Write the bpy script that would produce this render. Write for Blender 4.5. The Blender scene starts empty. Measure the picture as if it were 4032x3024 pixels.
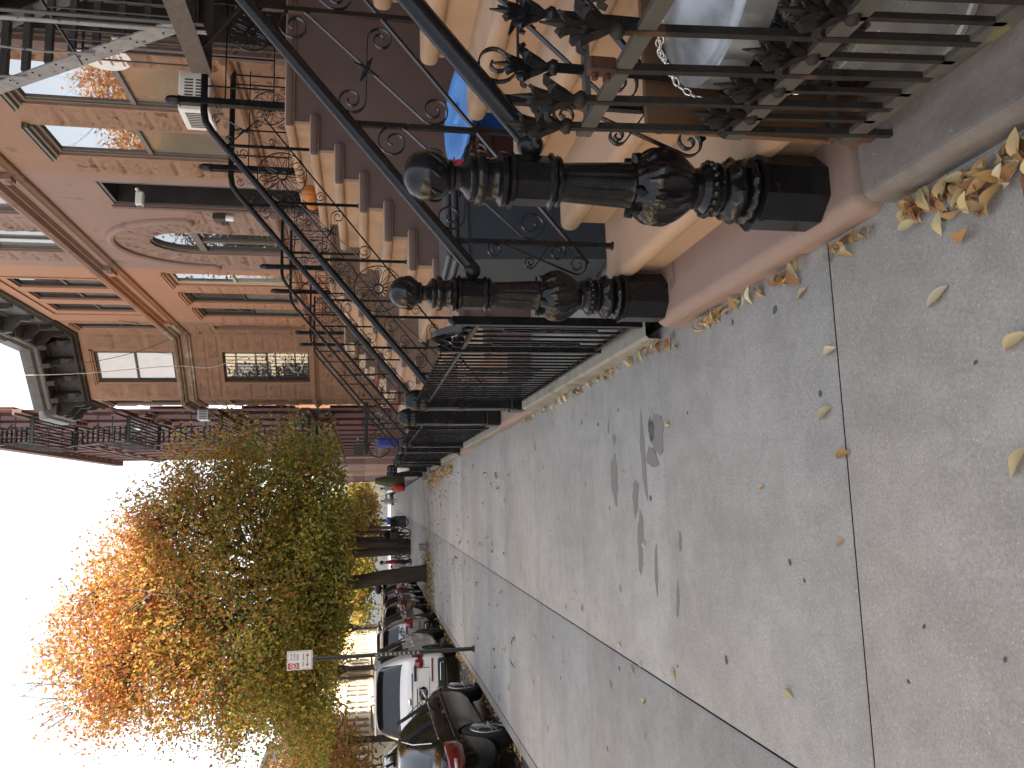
import bpy, bmesh, math, random
import numpy as np
from mathutils import Vector, Matrix
R = math.radians
SC = bpy.context.scene
COL = SC.collection
random.seed(7)
rng = np.random.default_rng(7)

# ---------------------------------------------------------------- camera, sky, sun, exposure
PITCH, YAW, EYE = R(10.75), R(8.48), 1.5
_f = Vector((math.sin(YAW)*math.cos(PITCH), math.cos(YAW)*math.cos(PITCH), -math.sin(PITCH)))
_r = Vector((math.cos(YAW), -math.sin(YAW), 0))
_u = _r.cross(_f)
cd = bpy.data.cameras.new('camera'); cam = bpy.data.objects.new('camera', cd); COL.objects.link(cam)
cd.sensor_width = 36; cd.lens = 3050/4032*36; cd.clip_start = .05; cd.clip_end = 2000
cam.matrix_world = Matrix(((-_u.x, _r.x, -_f.x, 0), (-_u.y, _r.y, -_f.y, 0), (-_u.z, _r.z, -_f.z, EYE), (0, 0, 0, 1)))
SC.camera = cam            # the photograph was taken with the phone on its side

SUN_EL, SUN_AZ = R(31), R(104)     # azimuth clockwise from +Y (up the street); the sun stands behind the right-hand houses
w = bpy.data.worlds.new('World'); SC.world = w; w.use_nodes = True
nt = w.node_tree; bg = nt.nodes['Background']
sky = nt.nodes.new('ShaderNodeTexSky'); sky.sky_type = 'NISHITA'; sky.sun_disc = False
sky.sun_elevation = SUN_EL; sky.sun_rotation = SUN_AZ; sky.air_density = 1.0; sky.dust_density = 2.5; sky.ozone_density = 1.0
hz = nt.nodes.new('ShaderNodeHueSaturation'); hz.inputs['Saturation'].default_value = .32      # thin bright haze
nt.links.new(sky.outputs[0], hz.inputs['Color']); nt.links.new(hz.outputs[0], bg.inputs[0]); bg.inputs[1].default_value = 0.15
sl = bpy.data.lights.new('sun', 'SUN'); so = bpy.data.objects.new('sun', sl); COL.objects.link(so)
sl.energy = 4.2; sl.angle = R(.53); sl.color = (1, .86, .68)
sd = Vector((math.sin(SUN_AZ)*math.cos(SUN_EL), math.cos(SUN_AZ)*math.cos(SUN_EL), math.sin(SUN_EL)))
so.rotation_euler = sd.to_track_quat('Z', 'Y').to_euler()
SC.view_settings.view_transform = 'Standard'; SC.view_settings.look = 'None'
SC.view_settings.exposure = 1.9; SC.view_settings.gamma = 1

# ---------------------------------------------------------------- helpers
def G(y): return -.023*y                  # the sidewalk falls gently away up the street
def link(o, parent=None):
    COL.objects.link(o)
    if parent is not None: o.parent = parent
    return o
def off(o):
    v = Vector((0, 0, 0))
    while o is not None: v += o.location; o = o.parent
    return v
def tag(o, label=None, cat=None, group=None, kind=None):
    if label: o['label'] = label
    if cat: o['category'] = cat
    if group: o['group'] = group
    if kind: o['kind'] = kind
    return o
def thing(name, label, cat, loc=(0, 0, 0), rz=0, group=None):
    o = bpy.data.objects.new(name, None); o.empty_display_size = .1
    o.location = loc; o.rotation_euler = (0, 0, rz); link(o)
    return tag(o, label, cat, group)
def dup(root, loc, rz=None, label=None, group=None, skip=()):
    def cp(o, par):
        c = o.copy(); COL.objects.link(c); c.parent = par
        for ch in list(o.children): cp(ch, c)
        return c
    r = cp(root, None); r.location = loc
    if rz is not None: r.rotation_euler = (0, 0, rz)
    if label: r['label'] = label
    if group: r['group'] = group
    return r

class MB:
    """collects shapes for ONE mesh object"""
    def __init__(s): s.v = []; s.f = []; s.m = []; s.sm = []; s.cm = 0; s.csm = False
    def add(s, vs, fs, smooth=None):
        b = len(s.v); s.v.extend([tuple(p) for p in vs])
        for f in fs: s.f.append([i+b for i in f]); s.m.append(s.cm); s.sm.append(s.csm if smooth is None else smooth)
    def box(s, x0, x1, y0, y1, z0, z1):
        s.add([(x0, y0, z0), (x1, y0, z0), (x1, y1, z0), (x0, y1, z0), (x0, y0, z1), (x1, y0, z1), (x1, y1, z1), (x0, y1, z1)],
              [(0, 3, 2, 1), (4, 5, 6, 7), (0, 1, 5, 4), (1, 2, 6, 5), (2, 3, 7, 6), (3, 0, 4, 7)])
    def bbox(s, x0, x1, y0, y1, z0, z1, b=.01):
        """box with chamfered edges"""
        X = (x0, x1); Y = (y0, y1); Z = (z0, z1); vs = []; ix = {}
        for i in (0, 1):
            for j in (0, 1):
                for k in (0, 1):
                    sx, sy, sz = (1-2*i)*b, (1-2*j)*b, (1-2*k)*b
                    for a, p in enumerate(((X[i], Y[j]+sy, Z[k]+sz), (X[i]+sx, Y[j], Z[k]+sz), (X[i]+sx, Y[j]+sy, Z[k]))):
                        ix[i, j, k, a] = len(vs); vs.append(p)
        fs = []
        for i in (0, 1): fs.append([ix[i, 0, 0, 0], ix[i, 0, 1, 0], ix[i, 1, 1, 0], ix[i, 1, 0, 0]][::1 if i == 0 else -1])
        for j in (0, 1): fs.append([ix[0, j, 0, 1], ix[1, j, 0, 1], ix[1, j, 1, 1], ix[0, j, 1, 1]][::1 if j == 0 else -1])
        for k in (0, 1): fs.append([ix[0, 0, k, 2], ix[0, 1, k, 2], ix[1, 1, k, 2], ix[1, 0, k, 2]][::1 if k == 0 else -1])
        for i in (0, 1):
            for j in (0, 1): fs.append([ix[i, j, 0, 0], ix[i, j, 0, 1], ix[i, j, 1, 1], ix[i, j, 1, 0]])
        for i in (0, 1):
            for k in (0, 1): fs.append([ix[i, 0, k, 0], ix[i, 0, k, 2], ix[i, 1, k, 2], ix[i, 1, k, 0]])
        for j in (0, 1):
            for k in (0, 1): fs.append([ix[0, j, k, 1], ix[0, j, k, 2], ix[1, j, k, 2], ix[1, j, k, 1]])
        for i in (0, 1):
            for j in (0, 1):
                for k in (0, 1): fs.append([ix[i, j, k, 0], ix[i, j, k, 1], ix[i, j, k, 2]])
        s.add(vs, fs)
    def bar(s, p, q, w, t, up=(0, 0, 1)):
        """rectangular bar from p to q, w along the side axis, t along the up axis"""
        p, q = Vector(p), Vector(q); d = (q-p).normalized(); up = Vector(up)
        if abs(d.dot(up)) > .98: up = Vector((0, 1, 0)) if abs(d.y) < .9 else Vector((1, 0, 0))
        a = d.cross(up).normalized(); b = a.cross(d).normalized(); a *= w/2; b *= t/2
        s.add([p-a-b, p+a-b, p+a+b, p-a+b, q-a-b, q+a-b, q+a+b, q-a+b],
              [(0, 3, 2, 1), (4, 5, 6, 7), (0, 1, 5, 4), (1, 2, 6, 5), (2, 3, 7, 6), (3, 0, 4, 7)])
    def tube(s, pts, r, n=8, smooth=True, cap=True, closed=False):
        P = [Vector(p) for p in pts]; k = len(P); rs = r if isinstance(r, (list, tuple)) else [r]*k
        vs = []; a = None
        for i in range(k):
            if closed: d = P[(i+1) % k]-P[i-1]
            else: d = P[min(i+1, k-1)]-P[max(i-1, 0)]
            d = d.normalized() if d.length > 1e-9 else Vector((0, 0, 1))
            if a is None:
                a = d.cross(Vector((0, 0, 1)) if abs(d.z) < .9 else Vector((1, 0, 0))).normalized()
            else:
                a = (a-d*a.dot(d)); a = a.normalized() if a.length > 1e-6 else d.orthogonal().normalized()
            b = d.cross(a)
            for j in range(n):
                t = 2*math.pi*j/n; vs.append(P[i]+(a*math.cos(t)+b*math.sin(t))*rs[i])
        fs = []
        for i in range(k if closed else k-1):
            for j in range(n):
                i2 = (i+1) % k; fs.append((i*n+j, i*n+(j+1) % n, i2*n+(j+1) % n, i2*n+j))
        s.add(vs, fs, smooth)
        if cap and not closed:
            s.add(vs[:n], [tuple(range(n))[::-1]], False); s.add(vs[-n:], [tuple(range(n))], False)
    def strap(s, pts, w, t, wdir):
        """flat bar swept along pts, width w along wdir, thickness t across"""
        P = [Vector(p) for p in pts]; W = Vector(wdir).normalized()*w/2; vs = []; k = len(P)
        for i in range(k):
            d = (P[min(i+1, k-1)]-P[max(i-1, 0)]).normalized(); n = d.cross(W).normalized()*t/2
            vs += [P[i]-W-n, P[i]+W-n, P[i]+W+n, P[i]-W+n]
        fs = [(i*4+j, i*4+(j+1) % 4, i*4+4+(j+1) % 4, i*4+4+j) for i in range(k-1) for j in range(4)]
        fs += [(3, 2, 1, 0), (k*4-4, k*4-3, k*4-2, k*4-1)]
        s.add(vs, fs, False)
    def lathe(s, prof, c=(0, 0, 0), n=20, smooth=True, rot=0, axis='z', mod=None):
        vs = []
        for k, (r, z) in enumerate(prof):
            for j in range(n):
                t = 2*math.pi*j/n+rot; rr = r*(mod(t, k) if mod else 1)
                p = (rr*math.cos(t), rr*math.sin(t), z)
                if axis == 'y': p = (p[0], p[2], p[1])
                if axis == 'x': p = (p[2], p[0], p[1])
                vs.append((c[0]+p[0], c[1]+p[1], c[2]+p[2]))
        m = len(prof); fs = [(k*n+j, k*n+(j+1) % n, k*n+n+(j+1) % n, k*n+n+j) for k in range(m-1) for j in range(n)]
        fs += [tuple(range(n))[::-1], tuple(range((m-1)*n, m*n))]
        s.add(vs, fs, smooth)
    def ball(s, c, r, n=10, sc=(1, 1, 1)):
        m = max(5, n//2+1)
        prof = [(math.sin(math.pi*(k+.02)/(m-1+.04))*r, -math.cos(math.pi*(k+.02)/(m-1+.04))*r) for k in range(m)]
        b = len(s.v); s.lathe(prof, (0, 0, 0), n)
        s.v[b:] = [(c[0]+p[0]*sc[0], c[1]+p[1]*sc[1], c[2]+p[2]*sc[2]) for p in s.v[b:]]
    def prism(s, poly, y0, y1, axis='y'):
        """polygon given in the plane across `axis`: y -> (x,z), x -> (y,z), z -> (x,y)"""
        def P(a, b, t): return (a, t, b) if axis == 'y' else ((t, a, b) if axis == 'x' else (a, b, t))
        n = len(poly); vs = [P(a, b, y0) for a, b in poly]+[P(a, b, y1) for a, b in poly]
        s.add(vs, [(i, (i+1) % n, n+(i+1) % n, n+i) for i in range(n)]+[tuple(range(n))[::-1], tuple(range(n, 2*n))])
    def sheet(s, grid, smooth=True):
        nr, nc = len(grid), len(grid[0]); vs = [p for row in grid for p in row]
        s.add(vs, [(i*nc+j, i*nc+j+1, i*nc+nc+j+1, i*nc+nc+j) for i in range(nr-1) for j in range(nc-1)], smooth)
    def build(s, name, mats, parent=None, world=False, bevel=0, ang=None, sub=0):
        me = bpy.data.meshes.new(name)
        o0 = off(parent) if (world and parent is not None) else Vector((0, 0, 0))
        vs = [(p[0]-o0.x, p[1]-o0.y, p[2]-o0.z) for p in s.v] if world and parent is not None else s.v
        me.from_pydata(vs, [], s.f)
        for m in (mats if isinstance(mats, (list, tuple)) else [mats]): me.materials.append(m)
        if s.f:
            me.polygons.foreach_set('material_index', s.m); me.polygons.foreach_set('use_smooth', s.sm)
        bm = bmesh.new(); bm.from_mesh(me); bmesh.ops.recalc_face_normals(bm, faces=bm.faces); bm.to_mesh(me); bm.free()
        if ang: me.set_sharp_from_angle(angle=R(ang))
        me.update()
        o = bpy.data.objects.new(name, me); link(o, parent)
        if bevel:
            b = o.modifiers.new('bevel', 'BEVEL'); b.width = bevel; b.segments = 2; b.limit_method = 'ANGLE'
        return o

def fastmesh(name, V, F, mat, parent=None, col=None):
    """numpy quads"""
    me = bpy.data.meshes.new(name); nv, nf = len(V), len(F); k = F.shape[1]
    me.vertices.add(nv); me.vertices.foreach_set('co', V.astype(np.float32).ravel())
    me.loops.add(nf*k); me.polygons.add(nf)
    me.loops.foreach_set('vertex_index', F.astype(np.int32).ravel())
    me.polygons.foreach_set('loop_start', np.arange(0, nf*k, k, dtype=np.int32))
    if col is not None:
        a = me.color_attributes.new('tint', 'FLOAT_COLOR', 'POINT')
        a.data.foreach_set('color', np.hstack([col, np.ones((nv, 1))]).astype(np.float32).ravel())
    me.update(calc_edges=True); me.materials.append(mat)
    o = bpy.data.objects.new(name, me); return link(o, parent)

# ---------------------------------------------------------------- materials
MATS = {}
def mat(name, cols, scale=4, rough=.8, rvar=.1, bump=.15, bscale=30, metal=0, detail=6, coat=0, spec=.5, fleck=None, stretch=None, bdist=.02, band=(.3, .7), rand=0):
    """noise-mixed colours, noise bump; fleck = (colour, scale, threshold)"""
    m = bpy.data.materials.new(name); m.use_nodes = True; N = m.node_tree.nodes; L = m.node_tree.links
    b = N['Principled BSDF']; tc = N.new('ShaderNodeTexCoord'); vec = tc.outputs['Object']
    if stretch:
        mp = N.new('ShaderNodeMapping'); mp.inputs['Scale'].default_value = stretch; L.new(vec, mp.inputs[0]); vec = mp.outputs[0]
    n = N.new('ShaderNodeTexNoise'); n.inputs['Scale'].default_value = scale; n.inputs['Detail'].default_value = detail; n.inputs['Roughness'].default_value = .6
    L.new(vec, n.inputs[0])
    cr = N.new('ShaderNodeValToRGB'); e = cr.color_ramp.elements
    if len(cols) == 1: cols = [tuple(c*.88 for c in cols[0]), tuple(min(1, c*1.12) for c in cols[0])]
    e[0].position = band[0]; e[0].color = (*cols[0], 1); e[1].position = band[1]; e[1].color = (*cols[-1], 1)
    for i, c in enumerate(cols[1:-1]):
        x = e.new(band[0]+(band[1]-band[0])*(i+1)/(len(cols)-1)); x.color = (*c, 1)
    L.new(n.outputs[0], cr.inputs[0]); out = cr.outputs[0]
    for fl in ([fleck] if fleck and not isinstance(fleck, list) else fleck or []):
        n2 = N.new('ShaderNodeTexNoise'); n2.inputs['Scale'].default_value = fl[1]; n2.inputs['Detail'].default_value = 4; L.new(vec, n2.inputs[0])
        r2 = N.new('ShaderNodeValToRGB'); r2.color_ramp.elements[0].position = fl[2]; r2.color_ramp.elements[1].position = fl[2]+.04
        L.new(n2.outputs[0], r2.inputs[0]); mx = N.new('ShaderNodeMixRGB'); L.new(r2.outputs[0], mx.inputs[0]); L.new(out, mx.inputs[1]); mx.inputs[2].default_value = (*fl[0], 1); out = mx.outputs[0]
    if rand:
        oi = N.new('ShaderNodeObjectInfo'); hs = N.new('ShaderNodeHueSaturation'); mr = N.new('ShaderNodeMapRange')
        mr.inputs[3].default_value = 1-rand; mr.inputs[4].default_value = 1+rand
        L.new(oi.outputs['Random'], mr.inputs[0]); L.new(mr.outputs[0], hs.inputs['Value']); L.new(out, hs.inputs['Color']); out = hs.outputs[0]
    L.new(out, b.inputs['Base Color'])
    b.inputs['Metallic'].default_value = metal; b.inputs['Coat Weight'].default_value = coat; b.inputs['Coat Roughness'].default_value = .05; b.inputs['Specular IOR Level'].default_value = spec
    if rvar:
        rr = N.new('ShaderNodeMapRange'); rr.inputs[1].default_value = .3; rr.inputs[2].default_value = .7; rr.inputs[3].default_value = max(.02, rough-rvar); rr.inputs[4].default_value = min(1, rough+rvar); L.new(n.outputs[0], rr.inputs[0]); L.new(rr.outputs[0], b.inputs['Roughness'])
    else: b.inputs['Roughness'].default_value = rough
    if bump:
        nb = N.new('ShaderNodeTexNoise'); nb.inputs['Scale'].default_value = bscale; nb.inputs['Detail'].default_value = 5; L.new(vec, nb.inputs[0])
        bp = N.new('ShaderNodeBump'); bp.inputs['Strength'].default_value = bump; bp.inputs['Distance'].default_value = bdist; L.new(nb.outputs[0], bp.inputs['Height']); L.new(bp.outputs[0], b.inputs['Normal'])
    MATS[name] = m; return m
def emis(name, col, s):
    m = bpy.data.materials.new(name); m.use_nodes = True; b = m.node_tree.nodes['Principled BSDF']
    b.inputs['Base Color'].default_value = (*col, 1); b.inputs['Emission Color'].default_value = (*col, 1); b.inputs['Emission Strength'].default_value = s; return m
def leafmat(name, trans=.45, rough=.5):
    m = bpy.data.materials.new(name); m.use_nodes = True; N = m.node_tree.nodes; L = m.node_tree.links
    b = N['Principled BSDF']; a = N.new('ShaderNodeAttribute'); a.attribute_name = 'tint'
    L.new(a.outputs[0], b.inputs['Base Color']); b.inputs['Roughness'].default_value = rough
    t = N.new('ShaderNodeBsdfTranslucent'); L.new(a.outputs[0], t.inputs[0]); mx = N.new('ShaderNodeMixShader'); mx.inputs[0].default_value = trans
    L.new(b.outputs[0], mx.inputs[1]); L.new(t.outputs[0], mx.inputs[2]); L.new(mx.outputs[0], N['Material Output'].inputs[0]); return m
def tintmat(name, rough=.85, scale=60, bump=.2, amt=.25, spots=None):
    """colour from the mesh's own tint attribute, broken up by noise"""
    m = bpy.data.materials.new(name); m.use_nodes = True; N = m.node_tree.nodes; L = m.node_tree.links
    b = N['Principled BSDF']; a = N.new('ShaderNodeAttribute'); a.attribute_name = 'tint'; tc = N.new('ShaderNodeTexCoord')
    n = N.new('ShaderNodeTexNoise'); n.inputs['Scale'].default_value = scale; n.inputs['Detail'].default_value = 8; n.inputs['Roughness'].default_value = .7; L.new(tc.outputs['Object'], n.inputs[0])
    mr = N.new('ShaderNodeMapRange'); mr.inputs[1].default_value = .25; mr.inputs[2].default_value = .75; mr.inputs[3].default_value = 1-amt; mr.inputs[4].default_value = 1+amt; L.new(n.outputs[0], mr.inputs[0])
    mx = N.new('ShaderNodeMixRGB'); mx.blend_type = 'MULTIPLY'; mx.inputs[0].default_value = 1; L.new(a.outputs[0], mx.inputs[1]); L.new(mr.outputs[0], mx.inputs[2])
    L.new(mx.outputs[0], b.inputs['Base Color']); b.inputs['Roughness'].default_value = rough
    bp = N.new('ShaderNodeBump'); bp.inputs['Strength'].default_value = bump; bp.inputs['Distance'].default_value = .004; L.new(n.outputs[0], bp.inputs['Height']); L.new(bp.outputs[0], b.inputs['Normal'])
    return m
def concrete(name, base, speck=1., gum=True):
    m = bpy.data.materials.new(name); m.use_nodes = True; N = m.node_tree.nodes; L = m.node_tree.links
    b = N['Principled BSDF']; tc = N.new('ShaderNodeTexCoord'); V = tc.outputs['Object']; b.inputs['Roughness'].default_value = .88
    def noise(s, d=6, r=.6):
        n = N.new('ShaderNodeTexNoise'); n.inputs['Scale'].default_value = s; n.inputs['Detail'].default_value = d; n.inputs['Roughness'].default_value = r; L.new(V, n.inputs[0]); return n.outputs[0]
    def ramp(x, p0, c0, p1, c1):
        r = N.new('ShaderNodeValToRGB'); e = r.color_ramp.elements; e[0].position = p0; e[0].color = (*c0, 1); e[1].position = p1; e[1].color = (*c1, 1); L.new(x, r.inputs[0]); return r.outputs[0]
    def mix(f, a, c, t='MIX'):
        x = N.new('ShaderNodeMixRGB'); x.blend_type = t
        (L.new(f, x.inputs[0]) if not isinstance(f, float) else setattr(x.inputs[0], 'default_value', f))
        for i, q in ((1, a), (2, c)):
            (L.new(q, x.inputs[i]) if not isinstance(q, tuple) else setattr(x.inputs[i], 'default_value', (*q, 1)))
        return x.outputs[0]
    c0 = ramp(noise(.9, 5), .3, tuple(k*.84 for k in base), .72, tuple(k*1.12 for k in base))
    if gum:
        a = N.new('ShaderNodeAttribute'); a.attribute_name = 'tint'; c0 = mix(1., c0, a.outputs[0], 'MULTIPLY')
    g = lambda k: (k, k, k)
    c0 = mix(1., c0, ramp(noise(7, 6, .7), .3, g(.86), .7, g(1.1)), 'MULTIPLY')
    c0 = mix(1., c0, ramp(noise(110, 3, .8), .32, g(1-.2*speck), .68, g(1+.17*speck)), 'MULTIPLY')
    vo = N.new('ShaderNodeTexVoronoi'); vo.inputs['Scale'].default_value = 55; L.new(V, vo.inputs[0])      # pale aggregate
    c0 = mix(ramp(vo.outputs['Distance'], .10, g(.6*speck), .2, g(0)), c0, ramp(vo.outputs['Color'], .45, tuple(k*.55 for k in base), .55, tuple(min(1, k*1.75) for k in base)))
    if gum:
        v2 = N.new('ShaderNodeTexVoronoi'); v2.inputs['Scale'].default_value = 1.6; L.new(V, v2.inputs[0])
        th = N.new('ShaderNodeMath'); th.operation = 'SUBTRACT'; L.new(v2.outputs['Distance'], th.inputs[0])
        n3 = noise(14, 3); m3 = N.new('ShaderNodeMath'); m3.operation = 'MULTIPLY'; m3.inputs[1].default_value = .07; L.new(n3, m3.inputs[0]); L.new(m3.outputs[0], th.inputs[1])
        c0 = mix(ramp(th.outputs[0], .012, g(.62), .026, g(0)), c0, tuple(k*.3 for k in base))
        c0 = mix(ramp(noise(1.7, 4, .7), .58, g(0), .75, g(.35)), c0, tuple(k*.6 for k in base))
    L.new(c0, b.inputs['Base Color'])
    bp = N.new('ShaderNodeBump'); bp.inputs['Strength'].default_value = .35; bp.inputs['Distance'].default_value = .003
    L.new(noise(90, 5, .75), bp.inputs['Height']); L.new(bp.outputs[0], b.inputs['Normal']); return m
def glass(name, col=(.03, .035, .04), rough=.02, wav=.006):
    m = mat(name, [col], scale=2, rough=rough, rvar=0, bump=wav, bscale=2.2, bdist=.05, spec=.8); m.node_tree.nodes['Principled BSDF'].inputs['IOR'].default_value = 2.1; return m

CONC = concrete('sidewalk_concrete', (.36, .345, .32))
CONC2 = concrete('grey_concrete', (.30, .285, .26), gum=False)
ASPH = mat('asphalt', [(.045, .045, .047), (.07, .068, .066)], scale=3, rough=.9, bump=.5, bscale=120, bdist=.006)
IRON = mat('black_iron_paint', [(.007, .007, .008), (.014, .014, .016)], scale=9, rough=.24, rvar=.08, bump=.16, bscale=45, bdist=.003, spec=.28, fleck=[((.16, .12, .075), 26, .75), ((.03, .022, .016), 9, .7)])
CAST = mat('worn_cast_iron_paint', [(.006, .006, .007), (.013, .013, .014)], scale=7, rough=.2, rvar=.07, bump=.2, bscale=60, bdist=.003, spec=.38, fleck=[((.2, .15, .085), 34, .715), ((.03, .02, .014), 11, .68)])
RUSTI = mat('weathered_fence_iron', [(.007, .007, .007), (.02, .017, .014), (.01, .009, .009)], scale=14, rough=.62, rvar=.15, bump=.5, bscale=60, bdist=.004, spec=.3, fleck=[((.075, .038, .022), 10, .64), ((.09, .08, .04), 7, .68)])
RUST = mat('rust', [(.09, .035, .018), (.03, .018, .012)], scale=20, rough=.85, bump=.5, bscale=70, bdist=.004)
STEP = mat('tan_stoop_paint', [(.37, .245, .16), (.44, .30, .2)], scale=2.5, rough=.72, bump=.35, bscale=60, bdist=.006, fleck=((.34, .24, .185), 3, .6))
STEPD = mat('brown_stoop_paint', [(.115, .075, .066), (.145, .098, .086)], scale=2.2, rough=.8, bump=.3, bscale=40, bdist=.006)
MAUVE = mat('mauve_stoop_paint', [(.235, .165, .135), (.29, .205, .17)], scale=2, rough=.75, bump=.35, bscale=70, bdist=.005, fleck=((.17, .12, .1), 4, .62))
# ================================================================ ground, road, pavement
def kx(y): return -2.40-.034*y            # inner edge of the kerb
JY = [-34+2.2*i for i in range(16)]+[.55, 2.31, 4.0, 5.84, 7.72, 9.665, 11.48]+[13.4+1.92*i for i in range(46)]+[110, 130, 150, 180, 220, 260]
vs, fs, cs = [], [], []
rr = random.Random(3)
for a, b in zip(JY, JY[1:]):
    for c in range(2):
        t = .975+.06*rr.random(); tw = rr.uniform(-.015, .015)
        if a > 15 and a < 17.5: t = 1.12
        if c == 0: q = [(kx(a)+.004, a), (-1.0245, a), (-1.0245, b), (kx(b)+.004, b)]
        else: q = [(-1.0155, a), (.90, a), (.90, b), (-1.0155, b)]
        q = [(x, y+(.0038 if y == a else -.0038)) for x, y in q]
        if b-a < 4:                          # slightly arrised slab edges
            i0 = len(vs); x0, x1 = q[0][0], q[1][0]
            ins = [(q[0][0]+.008, q[0][1]+.008), (q[1][0]-.008, q[1][1]+.008), (q[2][0]-.008, q[2][1]-.008), (q[3][0]+.008, q[3][1]-.008)]
            vs += [(x, y, G(y)-.006) for x, y in q]+[(x, y, G(y)) for x, y in ins]
            fs += [(i0+4, i0+5, i0+6, i0+7)]+[(i0+k, i0+(k+1) % 4, i0+4+(k+1) % 4, i0+4+k) for k in range(4)]
            cs += [(t+tw, t, t-tw)]*4+[(t+tw, t, t-tw)]*4
        else:
            i0 = len(vs); vs += [(x, y, G(y)) for x, y in q]; fs += [(i0, i0+1, i0+2, i0+3)]; cs += [(t, t, t)]*4
tag(fastmesh('sidewalk', np.array(vs), np.array(fs), CONC, col=np.array(cs)), kind='structure')
m = MB(); m.add([(kx(-40), -40, G(-40)-.018), (1.0, -40, G(-40)-.018), (1.0, 260, G(260)-.018), (kx(260), 260, G(260)-.018)], [(0, 1, 2, 3)])
tag(m.build('sidewalk_bed', mat('joint_dirt', [(.035, .032, .027), (.07, .06, .05)], scale=30, bump=.5)), kind='structure')
m = MB(); ys = [-40, 0]+[3+3.05*i for i in range(40)]+[140, 180, 260]
for a, b in zip(ys, ys[1:]):
    e = .005
    P = lambda y, dx, z: (kx(y)+dx, y, G(y)+z)
    pr = [(-.0, 0), (-.13, -.006), (-.155, -.03), (-.165, -.17)]
    m.sheet([[P(a+e, *k) for k in pr], [P(b-e, *k) for k in pr]], False)
tag(m.build('kerb', CONC2), kind='structure')
m = MB(); xs = [-30, -11.6, -7, -2.2]
m.sheet([[(x if x > -3 or x < -8 or x == -7 else x, y, G(y)-.15+(0 if x > -3 else .05 if x == -7 else 0)) for x in xs] for y in (-40, 0, 40, 80, 130, 260)])
tag(m.build('road', ASPH), kind='structure')
m = MB(); m.sheet([[(x, y, G(y)-.14-.22) for x in (-300, -40, 1.2, 300)] for y in (-120, 0, 100, 400)])
tag(m.build('ground', mat('bare_ground', [(.08, .07, .055), (.14, .12, .1)], scale=.4)), kind='structure')
m = MB(); m.sheet([[(-11.6, y, G(y)-.15), (-11.6, y, G(y)-.0), (-17.2, y, G(y)+.0)] for y in (-40, 0, 60, 130, 260)], False)
tag(m.build('far_sidewalk', CONC2), kind='structure')

# dark water splashes and gum on the pavement: thin flat marks of their own shape
def blot(m, cx, cy, rx, ry, ang, seed, z=.0015, n=26, jag=.25):
    r_ = random.Random(seed); ph = [r_.uniform(0, 6.28) for _ in range(5)]; pts = []
    for i in range(n):
        t = 2*math.pi*i/n; k = 1+jag*(.5*math.sin(2*t+ph[0])+.45*math.sin(3*t+ph[1])+.4*math.sin(5*t+ph[2])+.3*math.sin(8*t+ph[3]))
        x, y = rx*k*math.cos(t), ry*k*math.sin(t); X, Y = cx+x*math.cos(ang)-y*math.sin(ang), cy+x*math.sin(ang)+y*math.cos(ang); pts.append((X, Y, G(Y)+z))
    m.add(pts, [tuple(range(n))])
WET = mat('damp_concrete', [(.165, .158, .146), (.215, .205, .19)], scale=60, rough=.6, bump=.3, bscale=90, bdist=.003)
m = MB()
for i, (x, y, rx, ry, a) in enumerate([(.33, 4.08, .13, .10, .3), (.20, 4.17, .09, .06, 1.2), (.36, 4.16, .07, .05, 0), (.22, 4.32, .22, .045, .05), (-.02, 4.5, .1, .06, 2.9),
        (.10, 4.92, .17, .07, .1), (.36, 4.88, .04, .03, 0), (-.28, 4.45, .17, .055, 3.0), (-.42, 4.2, .12, .028, 3.05), (-.25, 3.82, .05, .02, 0), (.45, 5.0, .05, .02, 0), (-.55, 3.9, .09, .02, 3)]):
    blot(m, x, y, rx, ry, a, i)
tag(m.build('damp_splash', WET), 'dark damp splashes on the grey concrete pavement slab', 'stain', kind='structure')
m = MB()
for i in range(90):
    y = 1.3+10*rr.random()**1.6; x = rr.uniform(kx(y)+.1, .75); s = rr.choice([.008, .01, .014, .02])
    blot(m, x, y, s, s*.8, rr.random()*3, i+50, .001, 10, .15)
tag(m.build('gum_spots', mat('old_gum', [(.05, .05, .055), (.1, .1, .105)], scale=40, rough=.7, bump=0)), 'dark flattened gum spots on the pavement', 'stain', kind='structure')

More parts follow.
